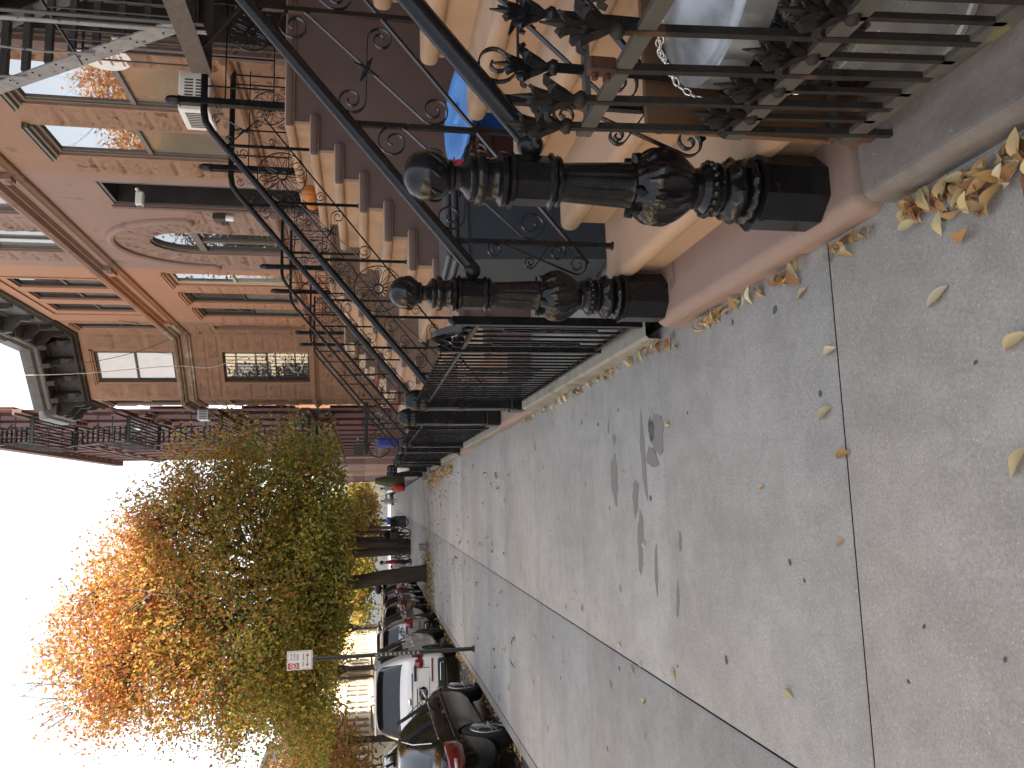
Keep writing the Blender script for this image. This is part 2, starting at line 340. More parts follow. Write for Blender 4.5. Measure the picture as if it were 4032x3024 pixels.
# ================================================================ ironwork pieces
def spiral(c, Ro, th, turns, cw, n=34, rin=.16):
    """points from the eye outwards, ending at angle th with radius Ro"""
    out = []
    for i in range(n+1):
        k = i/n; r = Ro*(rin+(1-rin)*k**.8); a = th+(1 if cw else -1)*(1-k)*turns*2*math.pi
        out.append((c[0]+r*math.cos(a), c[1]+r*math.sin(a)))
    return out
def s_scroll(c1, R1, c2, R2, flip=False, turns=1.55):
    dx, dy = c2[0]-c1[0], c2[1]-c1[1]; D = math.hypot(dx, dy); ph = math.atan2(dy, dx); a = math.acos(min(.98, (R1+R2)/D))
    s = -1 if flip else 1; t1 = ph+s*a; t2 = t1+math.pi
    p = spiral(c1, R1, t1, turns, s > 0); q = spiral(c2, R2, t2, turns, s > 0)[::-1]
    return p+q
def scroll_panel(m, P, x0, x1, w=.02, t=.005, seed=0):
    """four scrolls in crossed pairs between two balusters; P(x, t) gives (x, z) between the lower rail (t=0) and the handrail (t=1)"""
    d = x1-x0
    def at(u, v): return P(x0+u*d, v)
    a = [at(.87, .80), at(.80, .145), at(.20, .86), at(.15, .20)]
    for i, j, ra, rb, fl in ((0, 3, .088, .078, False), (1, 2, .066, .072, True)):
        path = s_scroll(a[i], ra*d/.55, a[j], rb*d/.55, fl)
        m.strap([(x, 0, z) for x, z in path], w, t, (0, 1, 0))
    c = at(.5, .5); m.ball((c[0], 0, c[1]), .016, 8, (1.3, .8, 1.3))
    for i, j in ((0, 3), (1, 2)):
        v = Vector((a[i][0]-a[j][0], 0, a[i][1]-a[j][1])).normalized(); m.tube([Vector((c[0], 0, c[1]))+v*k for k in (-.07, -.03, .03, .07)], [.004, .011, .011, .004], 6)
def rosette(m, c, r, w=.014, petals=14):
    cx, cz = c; ring = lambda rr, n=36: [(cx+rr*math.cos(2*math.pi*i/n), 0, cz+rr*math.sin(2*math.pi*i/n)) for i in range(n+1)]
    m.strap(ring(r), w, .008, (0, 1, 0)); m.strap(ring(r*.2, 18), w*1.3, .014, (0, 1, 0))
    for k in range(petals):
        a = 2*math.pi*k/petals; h = math.pi/petals*.86; pts = []
        for i in range(15):
            u = i/14
            if u < .38: rr_, aa = r*(.24+.5*u/.38), a-h*(.12+.88*(u/.38))
            elif u < .62: v = (u-.38)/.24; aa = a-h+2*h*v; rr_ = r*(.74+.2*math.sin(math.pi*v))
            else: v = (u-.62)/.38; rr_, aa = r*(.74-.5*v), a+h*(1-.88*v)
            pts.append((cx+rr_*math.cos(aa), 0, cz+rr_*math.sin(aa)))
        m.strap(pts, w*.8, .005, (0, 1, 0))
    
def cast_newel(par):
    """turned cast-iron newel; origin at its foot"""
    m = MB(); n = 64
    O8 = math.pi/8
    m.lathe([(.121, 0), (.121, .2), (.128, .206), (.128, .218), (.1, .222)], n=8, smooth=False, rot=O8)
    def mod_leaf(lo, hi, amp, f, prof):
        def md(t, k):
            z = prof[k][1]
            if z < lo or z > hi: return 1
            u = (z-lo)/(hi-lo); e = math.sin(math.pi*u)**.5; lf = abs(math.cos(f/2*t)); rib = math.cos(f*3.0*t+7*u)
            edge = 1 if lf > .38+.35*abs(u-.42) else 0
            return 1+amp*e*(.9*edge*lf+.30*edge*rib-.35)
        return md
    gp = [(.1, .218)]+[(.092+.013*math.sin(math.pi*i/6), .222+.03*i/6) for i in range(7)]
    m.lathe(gp, n=n, mod=lambda t, k: 1+.035*math.cos(14*t+k*.5))
    lb = [(.066+.034*math.sin(math.pi*(i/12)**.9), .25+.078*i/12) for i in range(13)]
    m.lathe(lb, n=n, mod=mod_leaf(.25, .328, .13, 6, lb))
    m.lathe([(.068, .326), (.083, .334), (.086, .342), (.074, .35), (.078, .356)], n=32)
    m.lathe([(.07, .352), (.08, .358), (.08, .383), (.071, .392), (.064, .4), (.066, .41), (.061, .425)], n=32)
    for i in range(18):
        a = 2*math.pi*i/18; m.ball((.081*math.cos(a), .081*math.sin(a), .37), .0125, 8)
    bulb = []
    for i in range(27):
        u = i/26; z = .415+.21*u
        r = .062+.056*math.sin(math.pi*min(1, u/.72)*.5 if u < .72 else math.pi*.5+math.pi*.5*(u-.72)/.28*.8) if u > 0 else .062
        bulb.append((r if u < .9 else r-.0, z))
    bulb = [(.06+.056*math.sin(math.pi*(u**1.25))**.8 if 0 < u < 1 else .06, .415+.215*u) for u in [i/26 for i in range(27)]]
    m.lathe(bulb, n=96, mod=mod_leaf(.42, .625, .14, 8, bulb))
    for i in range(8):                                   # turned-over leaf tips under the shaft
        a = 2*math.pi*i/8+.2; c, s_ = math.cos(a), math.sin(a)
        m.tube([(.06*c, .06*s_, .598), (.078*c, .078*s_, .616), (.094*c, .094*s_, .622), (.098*c, .098*s_, .606)], [.018, .019, .013, .006], 7)
    sh = [(.064, .622), (.072, .63)]+[(.071-.012*i/10, .635+.215*i/10) for i in range(11)]+[(.062, .857)]
    def flute(t, k):
        if k < 3 or k > 11: return 1
        return 1-.055*max(0, math.cos(12*t))**.6
    m.lathe(sh, n=96, mod=flute)
    m.lathe([(.06, .853), (.078, .86), (.08, .87), (.072, .878)], n=24)
    m.lathe([(.07, .876), (.087, .882), (.087, .892), (.077, .899), (.077, 1.0), (.088, 1.007), (.088, 1.018), (.07, 1.026)], n=8, smooth=False, rot=O8)
    m.lathe([(.07, 1.022), (.082, 1.03), (.083, 1.045), (.066, 1.056), (.061, 1.075), (.064, 1.088), (.08, 1.094), (.083, 1.108), (.08, 1.118), (.068, 1.124), (.072, 1.132), (.07, 1.142), (.045, 1.158), (.036, 1.168), (.036, 1.182), (.05, 1.19), (.052, 1.198), (.046, 1.204)], n=32)
    o = m.build('newel_post', CAST, par, ang=38)
    m = MB(); m.ball((0, 0, 1.262), .078, 32)
    for k in range(9):
        a = 2*math.pi*k/9; pts = []
        for i in range(5):
            ph = -.55+.55*i/4; pts.append(((.0775)*math.cos(ph)*math.cos(a+.09*i), .0775*math.cos(ph)*math.sin(a+.09*i), 1.262+.0775*math.sin(ph)))
        m.tube(pts, [.002, .006, .007, .005, .0015], 6)
    f = m.build('ball_finial', CAST, o, ang=60)
    return o
def box_newel(par, h=1.2, w=.19):
    m = MB(); a = w/2
    m.bbox(-a-.02, a+.02, -a-.02, a+.02, 0, .16, .012); m.bbox(-a, a, -a, a, .15, h-.2, .012)
    for z in (.19, .62, .64, .66): m.bbox(-a-.006, a+.006, -a-.006, a+.006, z, z+.012, .003)
    g = [(a*(1.0+.10*math.sin(math.pi*min(1, u*1.35))), h-.24+.10*u) for u in (0, .2, .5, .8, 1)]
    for i in range(1, 11):
        p = math.pi/2*i/10; g.append((max(.004, a*1.05*math.cos(p)**.75), h-.14+.14*math.sin(p)))
    m.lathe(g, n=48, mod=lambda t, k: 1/(abs(math.cos(t))**5+abs(math.sin(t))**5)**.2*(1+(.018*math.cos(16*t+k*.5) if 1 < k < 12 else 0)))
    return m.build('newel_post', IRON, par, ang=40)

# ================================================================ stoops and their railings
NST, RISE, TREAD, X1 = 10, .235, .283, 1.10
def stoop(y0, y1, zb, label, front, side, base_mat=None, group='front stoops of the brownstone houses', pattern=None, foot=None):
    t = thing('stoop', label, 'stoop', (.83, y0, zb), group=group)
    Y = y1-y0; zg = foot if foot is not None else -.16
    m = MB(); m.bbox(0, .75, 0, Y, zg, 0, .035); o = m.build('base_slab', base_mat or front, t); b = o.modifiers.new('b', 'BEVEL'); b.width = .02; b.segments = 3
    for k in range(1, NST+1):
        x = X1-.83+TREAD*(k-1); z = RISE*k; xe = x+TREAD+.12 if k < NST else 4.36
        m = MB(); m.cm = 0; m.box(x-.045, xe, -.035, Y+.035, z-.095, z)
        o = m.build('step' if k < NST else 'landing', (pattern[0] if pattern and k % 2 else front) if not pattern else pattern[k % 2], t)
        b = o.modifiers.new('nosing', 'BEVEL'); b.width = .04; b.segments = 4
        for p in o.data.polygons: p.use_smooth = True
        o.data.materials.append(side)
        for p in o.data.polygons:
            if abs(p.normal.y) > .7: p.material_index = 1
    m = MB()
    for k in range(1, NST+1):
        x = X1-.83+TREAD*(k-1); z = RISE*k
        m.cm = 0; m.box(x, x+.03, .0, Y, RISE*(k-1)-.02, z-.05)
    m.build('riser', front, t)
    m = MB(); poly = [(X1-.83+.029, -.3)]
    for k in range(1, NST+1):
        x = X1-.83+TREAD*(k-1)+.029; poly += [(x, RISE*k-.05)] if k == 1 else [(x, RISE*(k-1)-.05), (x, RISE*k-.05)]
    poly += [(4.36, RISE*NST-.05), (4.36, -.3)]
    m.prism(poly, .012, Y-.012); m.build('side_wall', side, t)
    return t
def railing(y, zb, label, style='cast', rosettes=(2,), group='black iron stoop railings', rail_r=.034, panels=True, landing=True, mid=None):
    t = thing('stoop_railing', label, 'railing', (.965, y, zb), group=group)
    X0 = .965
    zh = lambda x: .936+.83*(x-1.083)
    zl = lambda x: .372+.822*(x-1.138)
    def P(x, v): return (x-X0, zl(x)+.012+(zh(x)-.03-zl(x)-.012)*v)
    if style == 'cast': cast_newel(t); hx0 = 1.04
    else: box_newel(t); hx0 = 1.06
    lp = 3.93
    m = MB(); zt = zh(3.78)
    pts = [(hx0-X0, 0, zh(hx0)-.0)]+[(x-X0, 0, zh(x)) for x in (1.2, 2, 3, 3.62)]+[(3.72-X0, 0, zh(3.62)+.065), (3.83-X0, 0, zh(3.62)+.085), (lp-X0, 0, zh(3.62)+.088), (5.16-X0, 0, zh(3.62)+.088)]
    if style == 'cast':
        m.tube([(.05, 0, .955), (.075, 0, .955)], .016, 8); m.ball((.115, 0, .945), .042, 14)
        if mid is None: pts[0] = (.125, 0, zh(1.09))
    m.tube(pts, rail_r, 12); hr = m.build('handrail', IRON, t, ang=50)
    m = MB(); m.bar((1.045-X0 if style != 'cast' else 1.13-X0, 0, zl(1.13)), (3.8-X0, 0, zl(3.8)), .026, .012, (0, 0, 1)); m.build('lower_rail', IRON, t)
    xs = [1.228+.566*k for k in range(5)]
    for k, x in enumerate(xs):
        m = MB(); b = RISE*(1+2*k)-.01; m.bar((x-X0, 0, b), (x-X0, 0, zh(x)-.02), .024, .024, (0, 1, 0)); m.lathe([(.024, b), (.024, b+.012), (.016, b+.02)], (x-X0, 0, 0), 10); m.build('baluster', IRON, t)
    if panels:
        for k, (a, b) in enumerate(zip(xs, xs[1:]+[lp-.12])):
            m = MB()
            if k in rosettes:
                c = P((a+b)/2, .5); rosette(m, c, min(.235, (b-a)*.42))
                for (u, v, r_) in ((.87, .84, .055), (.13, .16, .055)):
                    q = P(a+(b-a)*u, v); m.strap([(x, 0, z) for x, z in spiral(q, r_, 1.2 if v > .5 else 4.3, 1.6, True)], .014, .005, (0, 1, 0))
                m.build('rosette_panel', IRON, t)
            else:
                scroll_panel(m, P, a+.012, b-.012, seed=k); m.build('scroll_panel', IRON, t)
        # the short bay between newel and first baluster
        m = MB(); x0 = 1.05
        for (c1, r1, c2, r2, fl) in (((.225, .83), .042, (.16, .42), .05, False), ((.165, .66), .03, (.222, .52), .05, True)):
            m.strap([(x, 0, z) for x, z in s_scroll(c1, r1, c2, r2, fl)], .018, .005, (0, 1, 0))
        m.build('scroll_panel', IRON, t)
    if landing:
        m = MB(); zL = RISE*NST; a = .036
        m.bbox(lp-X0-a, lp-X0+a, -a, a, zL, zL+1.02, .006)
        for z in (zL+.62, zL+.66, zL+1.0): m.bbox(lp-X0-a-.006, lp-X0+a+.006, -a-.006, a+.006, z, z+.014, .003)
        m.lathe([(.042, zL+1.015), (.046, zL+1.05), (.044, zL+1.09), (.03, zL+1.125), (.004, zL+1.14)], (lp-X0, 0, 0), 16, mod=lambda q, k: 1+.04*math.cos(8*q)); m.build('landing_post', IRON, t, ang=40)
        m = MB(); ztop = zh(3.62)+.06; zm = ztop-.17
        for z in (zL+.12, zm): m.bar((lp-X0, 0, z), (5.18-X0, 0, z), .024, .01)
        for x in (4.1, 4.42, 5.0, 5.12): m.bar((x-X0, 0, zL+.12), (x-X0, 0, ztop), .014, .014, (0, 1, 0))
        rosette(m, (4.72-X0, (zL+.12+zm)/2), .21)
        for x, s_ in ((4.47, 1), (4.97, -1)):
            for z in (zL+.19, zm-.07): m.strap([(px, 0, pz) for px, pz in spiral((x-X0+.03*s_, z), .045, 1.57, 1.6, s_ > 0)], .014, .005, (0, 1, 0))
        m.build('landing_rail', IRON, t)
    return t

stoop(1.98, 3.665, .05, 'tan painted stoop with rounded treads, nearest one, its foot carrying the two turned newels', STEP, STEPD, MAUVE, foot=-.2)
railing(2.22, .05, 'ornate scrolled stoop railing that starts at the big near turned newel beside the spear fence', rosettes=())
railing(3.565, .05, 'ornate scrolled stoop railing that starts at the second turned newel beside the gate', rosettes=())
ST2 = stoop(7.33, 9.32, -.085, 'tan stoop with dark brown side wall, a pumpkin on its upper steps', STEP, STEPD, MAUVE, foot=-.15)
railing(7.55, -.075, 'stoop railing with round rosettes on the near edge of the brown-sided stoop', 'box', rosettes=(3, 1))
railing(9.12, -.075, 'stoop railing with round rosettes on the far edge of the brown-sided stoop', 'box', rosettes=(2,))
STEP3 = mat('pale_tan_stoop', [(.42, .29, .2), (.5, .36, .26)], scale=3, bump=.3); BRST = mat('brownstone_blocks', [(.16, .105, .075), (.24, .16, .115)], scale=6, bump=.5)
stoop(12.9, 14.75, -.26, 'third stoop up the street, pale tan treads set in brown stone cheek blocks', STEP3, BRST, MAUVE, foot=-.15)
railing(13.05, -.26, 'thin scrolled railing on the near edge of the third stoop', 'box', rosettes=(3,), rail_r=.026)
railing(14.6, -.26, 'thin scrolled railing on the far edge of the third stoop', 'box', rosettes=(), rail_r=.026)
REDS = mat('red_stoop_paint', [(.2, .045, .04), (.26, .06, .05)], scale=3); CREAM = mat('cream_stoop_paint', [(.5, .43, .34), (.58, .5, .4)], scale=3)
stoop(18.1, 19.8, -.38, 'fourth stoop up the street, painted in alternating red and cream blocks', CREAM, BRST, MAUVE, pattern=(CREAM, REDS), foot=-.15)
railing(18.25, -.38, 'thin black railing on the near edge of the red and cream stoop', 'box', rosettes=(1,), rail_r=.024)
railing(19.65, -.38, 'thin black railing on the far edge of the red and cream stoop', 'box', rosettes=(), rail_r=.024)
# ================================================================ houses
XF = 5.2
TAUPE = mat('taupe_sash_paint', [(.13, .105, .085), (.16, .13, .105)], scale=3, rough=.5, bump=.05)
DKSASH = mat('dark_sash_paint', [(.03, .028, .026), (.045, .04, .038)], scale=3, rough=.45, bump=.05)
WHITE = mat('white_plastic', [(.72, .72, .7), (.8, .8, .78)], scale=5, rough=.45, bump=.02)
PANE = glass('window_glass'); PANEL = glass('lower_window_glass', (.2, .18, .15), .06, .004); WARMP = glass('painted_reflection_glass', (.5, .37, .2), .05, .004)  # WARMP: reflection of sunlit houses painted into the pane's colour
SKYP = glass('sky_reflecting_pane', (.05, .055, .06), .015, .004); SKYP.node_tree.nodes['Principled BSDF'].inputs['IOR'].default_value = 3.0
SHADP = glass('dull_shaded_pane', (.03, .03, .03), .45, 0); SHADP.node_tree.nodes['Principled BSDF'].inputs['IOR'].default_value = 1.35
INTER = mat('dark_hall', [(.012, .011, .01), (.02, .018, .016)], scale=3)
ORANGE = mat('orange_brown_stone_paint', [(.26, .152, .096), (.31, .185, .12)], scale=1.3, rough=.85, bump=.3, bscale=40, bdist=.01, fleck=((.22, .125, .08), 2.2, .62))
ORBLK = mat('orange_rockface_stone', [(.225, .13, .083), (.32, .192, .125)], scale=5, rough=.9, bump=.7, bscale=18, bdist=.02, fleck=((.15, .082, .052), 5, .6))
PINK = mat('pinkish_brown_stone_paint', [(.25, .165, .132), (.30, .20, .162)], scale=1.3, rough=.85, bump=.3, bscale=40, bdist=.01, fleck=((.22, .14, .11), 2.5, .63))
PKBLK = mat('pinkish_rockface_stone', [(.22, .142, .11), (.31, .21, .168)], scale=5, rough=.9, bump=.7, bscale=18, bdist=.02, fleck=((.165, .095, .07), 5, .58))
BRIGHT = mat('bright_orange_stone_paint', [(.36, .182, .105), (.41, .215, .13)], scale=1.2, rough=.85, bump=.25, bscale=40, bdist=.01)
BRBLK = mat('bright_orange_rockface', [(.33, .165, .095), (.43, .23, .14)], scale=5, rough=.9, bump=.7, bscale=18, bdist=.02)
BROWN = mat('brown_stone', [(.27, .145, .085), (.34, .19, .115)], scale=1.6, rough=.85, bump=.35, bscale=30, bdist=.012)
BWBLK = mat('brown_rockface', [(.23, .125, .075), (.34, .195, .12)], scale=4, rough=.9, bump=.7, bscale=18, bdist=.02)
REDBR = mat('rust_red_brick', [(.105, .043, .035), (.155, .066, .053)], scale=2.5, rough=.9, bump=.4, bscale=40)
CORN = mat('dark_grey_cornice_paint', [(.05, .048, .046), (.085, .08, .075)], scale=3, rough=.6, bump=.3)
CORNB = mat('sooty_cornice_metal', [(.018, .016, .014), (.045, .036, .028)], scale=4, rough=.7, bump=.4, fleck=((.2, .1, .04), 6, .66))
DOORM = mat('dark_brown_door_paint', [(.03, .02, .016), (.045, .03, .024)], scale=4, rough=.4)
SURR = mat('brown_surround_paint', [(.12, .082, .07), (.15, .1, .085)], scale=2.5, rough=.75, bump=.2)
CREAMW = mat('cream_trim_paint', [(.5, .43, .33), (.57, .5, .39)], scale=3, rough=.7, bump=.1)
ROOF = mat('roof_tar', [(.05, .05, .05), (.08, .08, .08)], scale=1, bump=.2)

def local(o):                                  # rotate/shift builder coordinates for angled facades
    return o
class Face:
    """a facade plane: s runs along it, d is the depth behind it; default is the street wall at x = XF, s = y"""
    def __init__(f, p0=(XF, 0), p1=(XF, 1)):
        v = Vector((p1[0]-p0[0], p1[1]-p0[1])); f.L = v.length; v.normalize(); f.v = v; f.p = Vector(p0); f.n = Vector((v.y, -v.x))   # n points into the house
    def P(f, s, d, z): q = f.p+f.v*s+f.n*d; return (q.x, q.y, z)
    def box(f, m, s0, s1, d0, d1, z0, z1):
        c = [f.P(s, d, z) for z in (z0, z1) for s, d in ((s0, d0), (s1, d0), (s1, d1), (s0, d1))]
        m.add(c, [(0, 3, 2, 1), (4, 5, 6, 7), (0, 1, 5, 4), (1, 2, 6, 5), (2, 3, 7, 6), (3, 0, 4, 7)])
    def wall(f, m, s0, s1, z0, z1, ops, rev=.24):
        S = sorted({s0, s1, *[k for o in ops for k in o[:2]]}); Z = sorted({z0, z1, *[k for o in ops for k in o[2:4]]})
        for a, b in zip(S, S[1:]):
            for c, d in zip(Z, Z[1:]):
                if any(o[0] <= a and b <= o[1] and o[2] <= c and d <= o[3] for o in ops): continue
                m.add([f.P(a, 0, c), f.P(b, 0, c), f.P(b, 0, d), f.P(a, 0, d)], [(0, 1, 2, 3)])
        for o in ops:
            a, b, c, d = o[:4]
            for q in (((a, c), (b, c)), ((b, c), (b, d)), ((b, d), (a, d)), ((a, d), (a, c))):
                (p, r), (u, w_) = q; m.add([f.P(p, 0, r), f.P(u, 0, w_), f.P(u, rev, w_), f.P(p, rev, r)], [(0, 1, 2, 3)])
    def rock(f, m, s0, s1, z0, z1, r_, pr=.026, amp=.034):
        g = .008; s0 += g; s1 -= g; z0 += g; z1 -= g; nu = max(5, min(9, int((s1-s0)/.09))); nv = 6; rows = []
        sk = [r_.uniform(-1, 1) for _ in range(4)]
        for j in range(nv+1):
            row = []
            for i in range(nu+1):
                e = min(i, nu-i, j, nv-j); u, v = i/nu, j/nv
                d = .004 if e == 0 else -(pr+amp*(.6*sk[0]*math.sin(2.5*u+4*sk[1])+.5*math.sin(4*v+5*sk[2]+2*u)*sk[3]+r_.uniform(-.2, .2)+(.5 if u+sk[1]*v > .9+.3*sk[2] else -.3))*(1 if e > 1 else .6))
                row.append(f.P(s0+(s1-s0)*u, min(d, .004), z0+(z1-z0)*v))
            rows.append(row)
        m.sheet(rows, False)
    def blocks(f, m, s0, s1, z0, z1, seed, h=.36, split=1):
        r_ = random.Random(seed); n = max(1, round((z1-z0)/h)); hh = (z1-z0)/n
        for k in range(n):
            cuts = [s0]
            if split > 1: cuts += [s0+(s1-s0)*(i+(.25 if k % 2 else -.25)*(1 if split > 1 else 0))/split for i in range(1, split)]
            cuts.append(s1)
            for a, b in zip(cuts, cuts[1:]): f.rock(m, a, b, z0+k*hh, z0+(k+1)*hh, r_)
    def course(f, m, prof, s0, s1):
        """moulding: prof is (projection, z)"""
        pts = [(0, prof[0][1])]+[(-p, z) for p, z in prof]+[(.02, prof[-1][1]), (.02, prof[0][1])]
        n = len(pts); vs = [f.P(s, d, z) for s in (s0, s1) for d, z in pts]
        m.add(vs, [(i, (i+1) % n, n+(i+1) % n, n+i) for i in range(n)]+[tuple(range(n))[::-1], tuple(range(n, 2*n))])
FS = Face()
BELT = [(.05, 6.74), (.08, 6.76), (.05, 6.80), (.10, 6.84), (.03, 6.86), (.03, 7.02), (.12, 7.05), (.10, 7.10), (.20, 7.12), (.24, 7.18), (.24, 7.22), (.05, 7.26)]
SILLC = [(.04, 2.98), (.06, 3.0), (.03, 3.03), (.09, 3.06), (.12, 3.1), (.12, 3.16), (.03, 3.2)]
def window(par, f, a, b, c, d, frame=None, pane=None, pane2=None, mid=.5, sill=True, lintel=None, dep=.15, mull=0, bars=None):
    fr = frame or TAUPE; m = MB(); w_ = .055
    f.box(m, a, a+w_, dep, dep+.07, c, d); f.box(m, b-w_, b, dep, dep+.07, c, d); f.box(m, a+w_, b-w_, dep, dep+.07, d-w_, d); f.box(m, a+w_, b-w_, dep, dep+.07, c, c+w_)
    zm = c+(d-c)*mid
    f.box(m, a+w_, b-w_, dep+.01, dep+.075, zm-.03, zm+.03)
    w2 = w_+.035
    for z0, z1, dd in ((zm+.03, d-w_, .02), (c+w_, zm-.03, .035)):
        f.box(m, a+w_, a+w2, dep+dd, dep+dd+.045, z0, z1); f.box(m, b-w2, b-w_, dep+dd, dep+dd+.045, z0, z1)
    for k in range(mull): s_ = a+(b-a)*(k+1)/(mull+1); f.box(m, s_-.02, s_+.02, dep+.015, dep+.065, c+w_, d-w_)
    o = m.build('window', fr, par, world=True)
    for z0, z1, dd, pm in ((zm+.03, d-w_, .04, pane or PANE), (c+w_, zm-.03, .055, pane2 or pane or PANEL)):
        m = MB(); f.box(m, a+w2-.01, b-w2+.01, dep+dd, dep+dd+.006, z0-.01, z1+.01); m.build('pane', pm, o, world=True)
    m = MB(); f.box(m, a+.02, b-.02, dep+.3, dep+.31, c, d); m.build('interior', INTER, o, world=True)
    if sill:
        m = MB(); f.box(m, a-.06, b+.06, -.09, dep, c-.1, c-.002); m.build('sill', sill if not isinstance(sill, bool) else fr, o, world=True, bevel=.012)
    if lintel:
        m = MB(); f.box(m, a-.0, b+.0, -.03, .10, d+.003, d+.05); f.box(m, a-.05, b+.05, -.075, .03, d+.052, d+.10); f.box(m, a-.07, b+.07, -.095, .03, d+.102, d+.12); m.build('lintel', lintel, o, world=True)
    return o
def shell(m, y0, y1, z0, z1, x0=XF, x1=XF+12):
    m.add([(x0, y0, z0), (x1, y0, z0), (x1, y1, z0), (x0, y1, z0), (x0, y0, z1), (x1, y0, z1), (x1, y1, z1), (x0, y1, z1)], [(4, 5, 6, 7), (0, 1, 5, 4), (1, 2, 6, 5), (2, 3, 7, 6)])
def door(par, a, b, c, d, surround=None, depth=.55):
    m = MB(); FS.box(m, a+.12, b-.12, depth, depth+.05, c, d-.6); FS.box(m, a+.05, b-.05, depth-.02, depth+.06, d-.6, d-.5)
    for s_ in (a+.2, (a+b)/2+.06):
        for z0, z1 in ((c+.2, c+1.0), (c+1.15, d-.8)): FS.box(m, s_, s_+(b-a)/2-.28, depth-.03, depth, z0, z1)
    o = m.build('door', DOORM, par, world=True)
    m = MB(); FS.box(m, a+.1, b-.1, depth+.02, depth+.03, d-.5, d-.06); m.build('transom', PANE, o, world=True)
    m = MB(); m.ball(FS.P((a+b)/2-.04, depth-.06, c+1.0), .035, 10); m.build('handle', mat('brass', [(.5, .36, .12)], metal=1, rough=.3, bump=0), o, world=True)
    m = MB(); FS.box(m, a+.002, a+.1, .02, depth+.05, c, d-.002); FS.box(m, b-.1, b-.002, .02, depth+.05, c, d-.002); FS.box(m, a+.1, b-.1, .02, depth+.05, d-.06, d-.002); m.build('door_frame', DKSASH, o, world=True)
    return o
def house(label, y0, y1, zt, wallm, ops, x0=XF, zb=-1.2):
    t = thing('brownstone_house', label, 'house', (x0, y0, 0), group='row houses along the right of the pavement')
    m = MB(); FS.wall(m, y0, y1, zb, zt, ops, rev=.6); shell(m, y0, y1, zb, zt); m.build('wall', wallm, t, world=True)
    return t
def cornice(par, f, s0, s1, z0, mt, brk=5, big=.62, h=1.35, top=None):
    m = MB(); k = h/1.35
    f.course(m, [(.06, z0), (.10, z0+.03*k), (.06, z0+.08*k), (.13, z0+.12*k), (.05, z0+.16*k), (.05, z0+.72*k), (.1, z0+.76*k), (.1, z0+.86*k)], s0, s1); c = m.build('cornice', mt, par, world=True)
    m = MB(); f.course(m, [(big*.8, z0+.861*k), (big*.86, z0+.90*k), (big*.86, z0+.98*k), (big, z0+1.04*k), (big*1.06, z0+1.2*k), (big*1.06, z0+1.28*k), (.05, z0+1.35*k)], s0-.0, s1+.0); m.build('cornice_cap', top or mt, c, world=True)
    for i in range(brk):
        s_ = s0+(s1-s0)*(i+.5)/brk; m = MB()
        pr = [(0, z0+.25*k), (-.08, z0+.22*k), (-.15, z0+.32*k), (-.14, z0+.5*k), (-.3, z0+.62*k), (-big*.72, z0+.68*k), (-big*.78, z0+.858*k), (0, z0+.858*k)]
        n = len(pr); vs = [f.P(s_+ds, d-.052, z) for ds in (-.075, .075) for d, z in pr]
        m.add(vs, [(a, (a+1) % n, n+(a+1) % n, n+a) for a in range(n)]+[tuple(range(n))[::-1], tuple(range(n, 2*n))])
        m.build('bracket', mt, c, world=True)
    return c

# --- house 1, beside the camera
B0 = house('brown painted house behind the camera position, out of the view', -34.0, .98, 12.2, SURR, [(-6+2.2*k, -5+2.2*k, 3.2, 5.9) for k in range(3)])
for k in range(3): window(B0, FS, -6+2.2*k, -5+2.2*k, 3.2, 5.9)
B1 = house('brown painted house nearest the camera, only its corner showing above the fire escape', 1.0, 7.5, 12.2, SURR, [(2.2, 3.4, 2.4, 5.6), (4.2, 5.2, 3.2, 5.9), (5.9, 6.9, 3.2, 5.9)])
door(B1, 2.2, 3.4, 2.4, 5.6); window(B1, FS, 4.2, 5.2, 3.2, 5.9); window(B1, FS, 5.9, 6.9, 3.2, 5.9)
# --- house 2
W1, W2 = (9.27, 10.33, 3.36, 5.84), (10.93, 11.87, 3.36, 5.94)
B2 = house('orange brown stone house behind the fire escape, two big taupe windows and an air conditioner', 7.5, 12.56, 12.3, ORANGE, [(7.62, 8.72, 2.2, 5.5), W1, W2, (8.0, 8.9, 8.0, 10.2), (9.4, 10.3, 8.0, 10.2), (11., 11.9, 8., 10.2)])
door(B2, 7.62, 8.72, 2.2, 5.5)
window(B2, FS, *W1, mid=.45, lintel=TAUPE, sill=False, dep=.03, pane=SKYP, pane2=PANEL); w2o = window(B2, FS, *W2, mid=.50, lintel=TAUPE, sill=False, dep=.03, pane=SKYP, pane2=PANEL)
for a in (8.0, 9.4, 11.0): window(B2, FS, a, a+.9, 8.0, 10.2)
m = MB(); FS.box(m, 7.5, 8.80, -.05, .01, 2.2, 6.3); FS.box(m, 8.62, 8.80, -.12, -.051, 2.2, 5.9); m2 = m
m = MB(); FS.box(m, 8.73, 8.86, -.06, .05, 2.2, 6.2); FS.box(m, 7.5, 8.73, -.06, .05, 5.52, 6.2); m.build('door_surround', SURR, B2, world=True)
m = MB(); FS.blocks(m, 8.88, 9.26, 3.22, 5.75, 1, .38); m.build('rockface_stone', ORBLK, B2, world=True)
m = MB(); FS.blocks(m, 10.34, 10.92, 3.22, 5.86, 2, .38); m.build('rockface_stone', ORBLK, B2, world=True)
m = MB(); FS.blocks(m, 11.88, 12.5, 3.22, 5.9, 3, .38); m.build('rockface_stone', ORBLK, B2, world=True)
m = MB(); FS.blocks(m, 8.88, 12.5, -.6, 2.94, 4, .4, 4); m.build('rockface_stone', ORBLK, B2, world=True)
m = MB(); FS.course(m, SILLC, 8.86, 12.5); m.build('sill_course', ORANGE, B2, world=True)
m = MB(); FS.course(m, BELT, 7.5, 12.55); m.build('belt_course', ORANGE, B2, world=True)
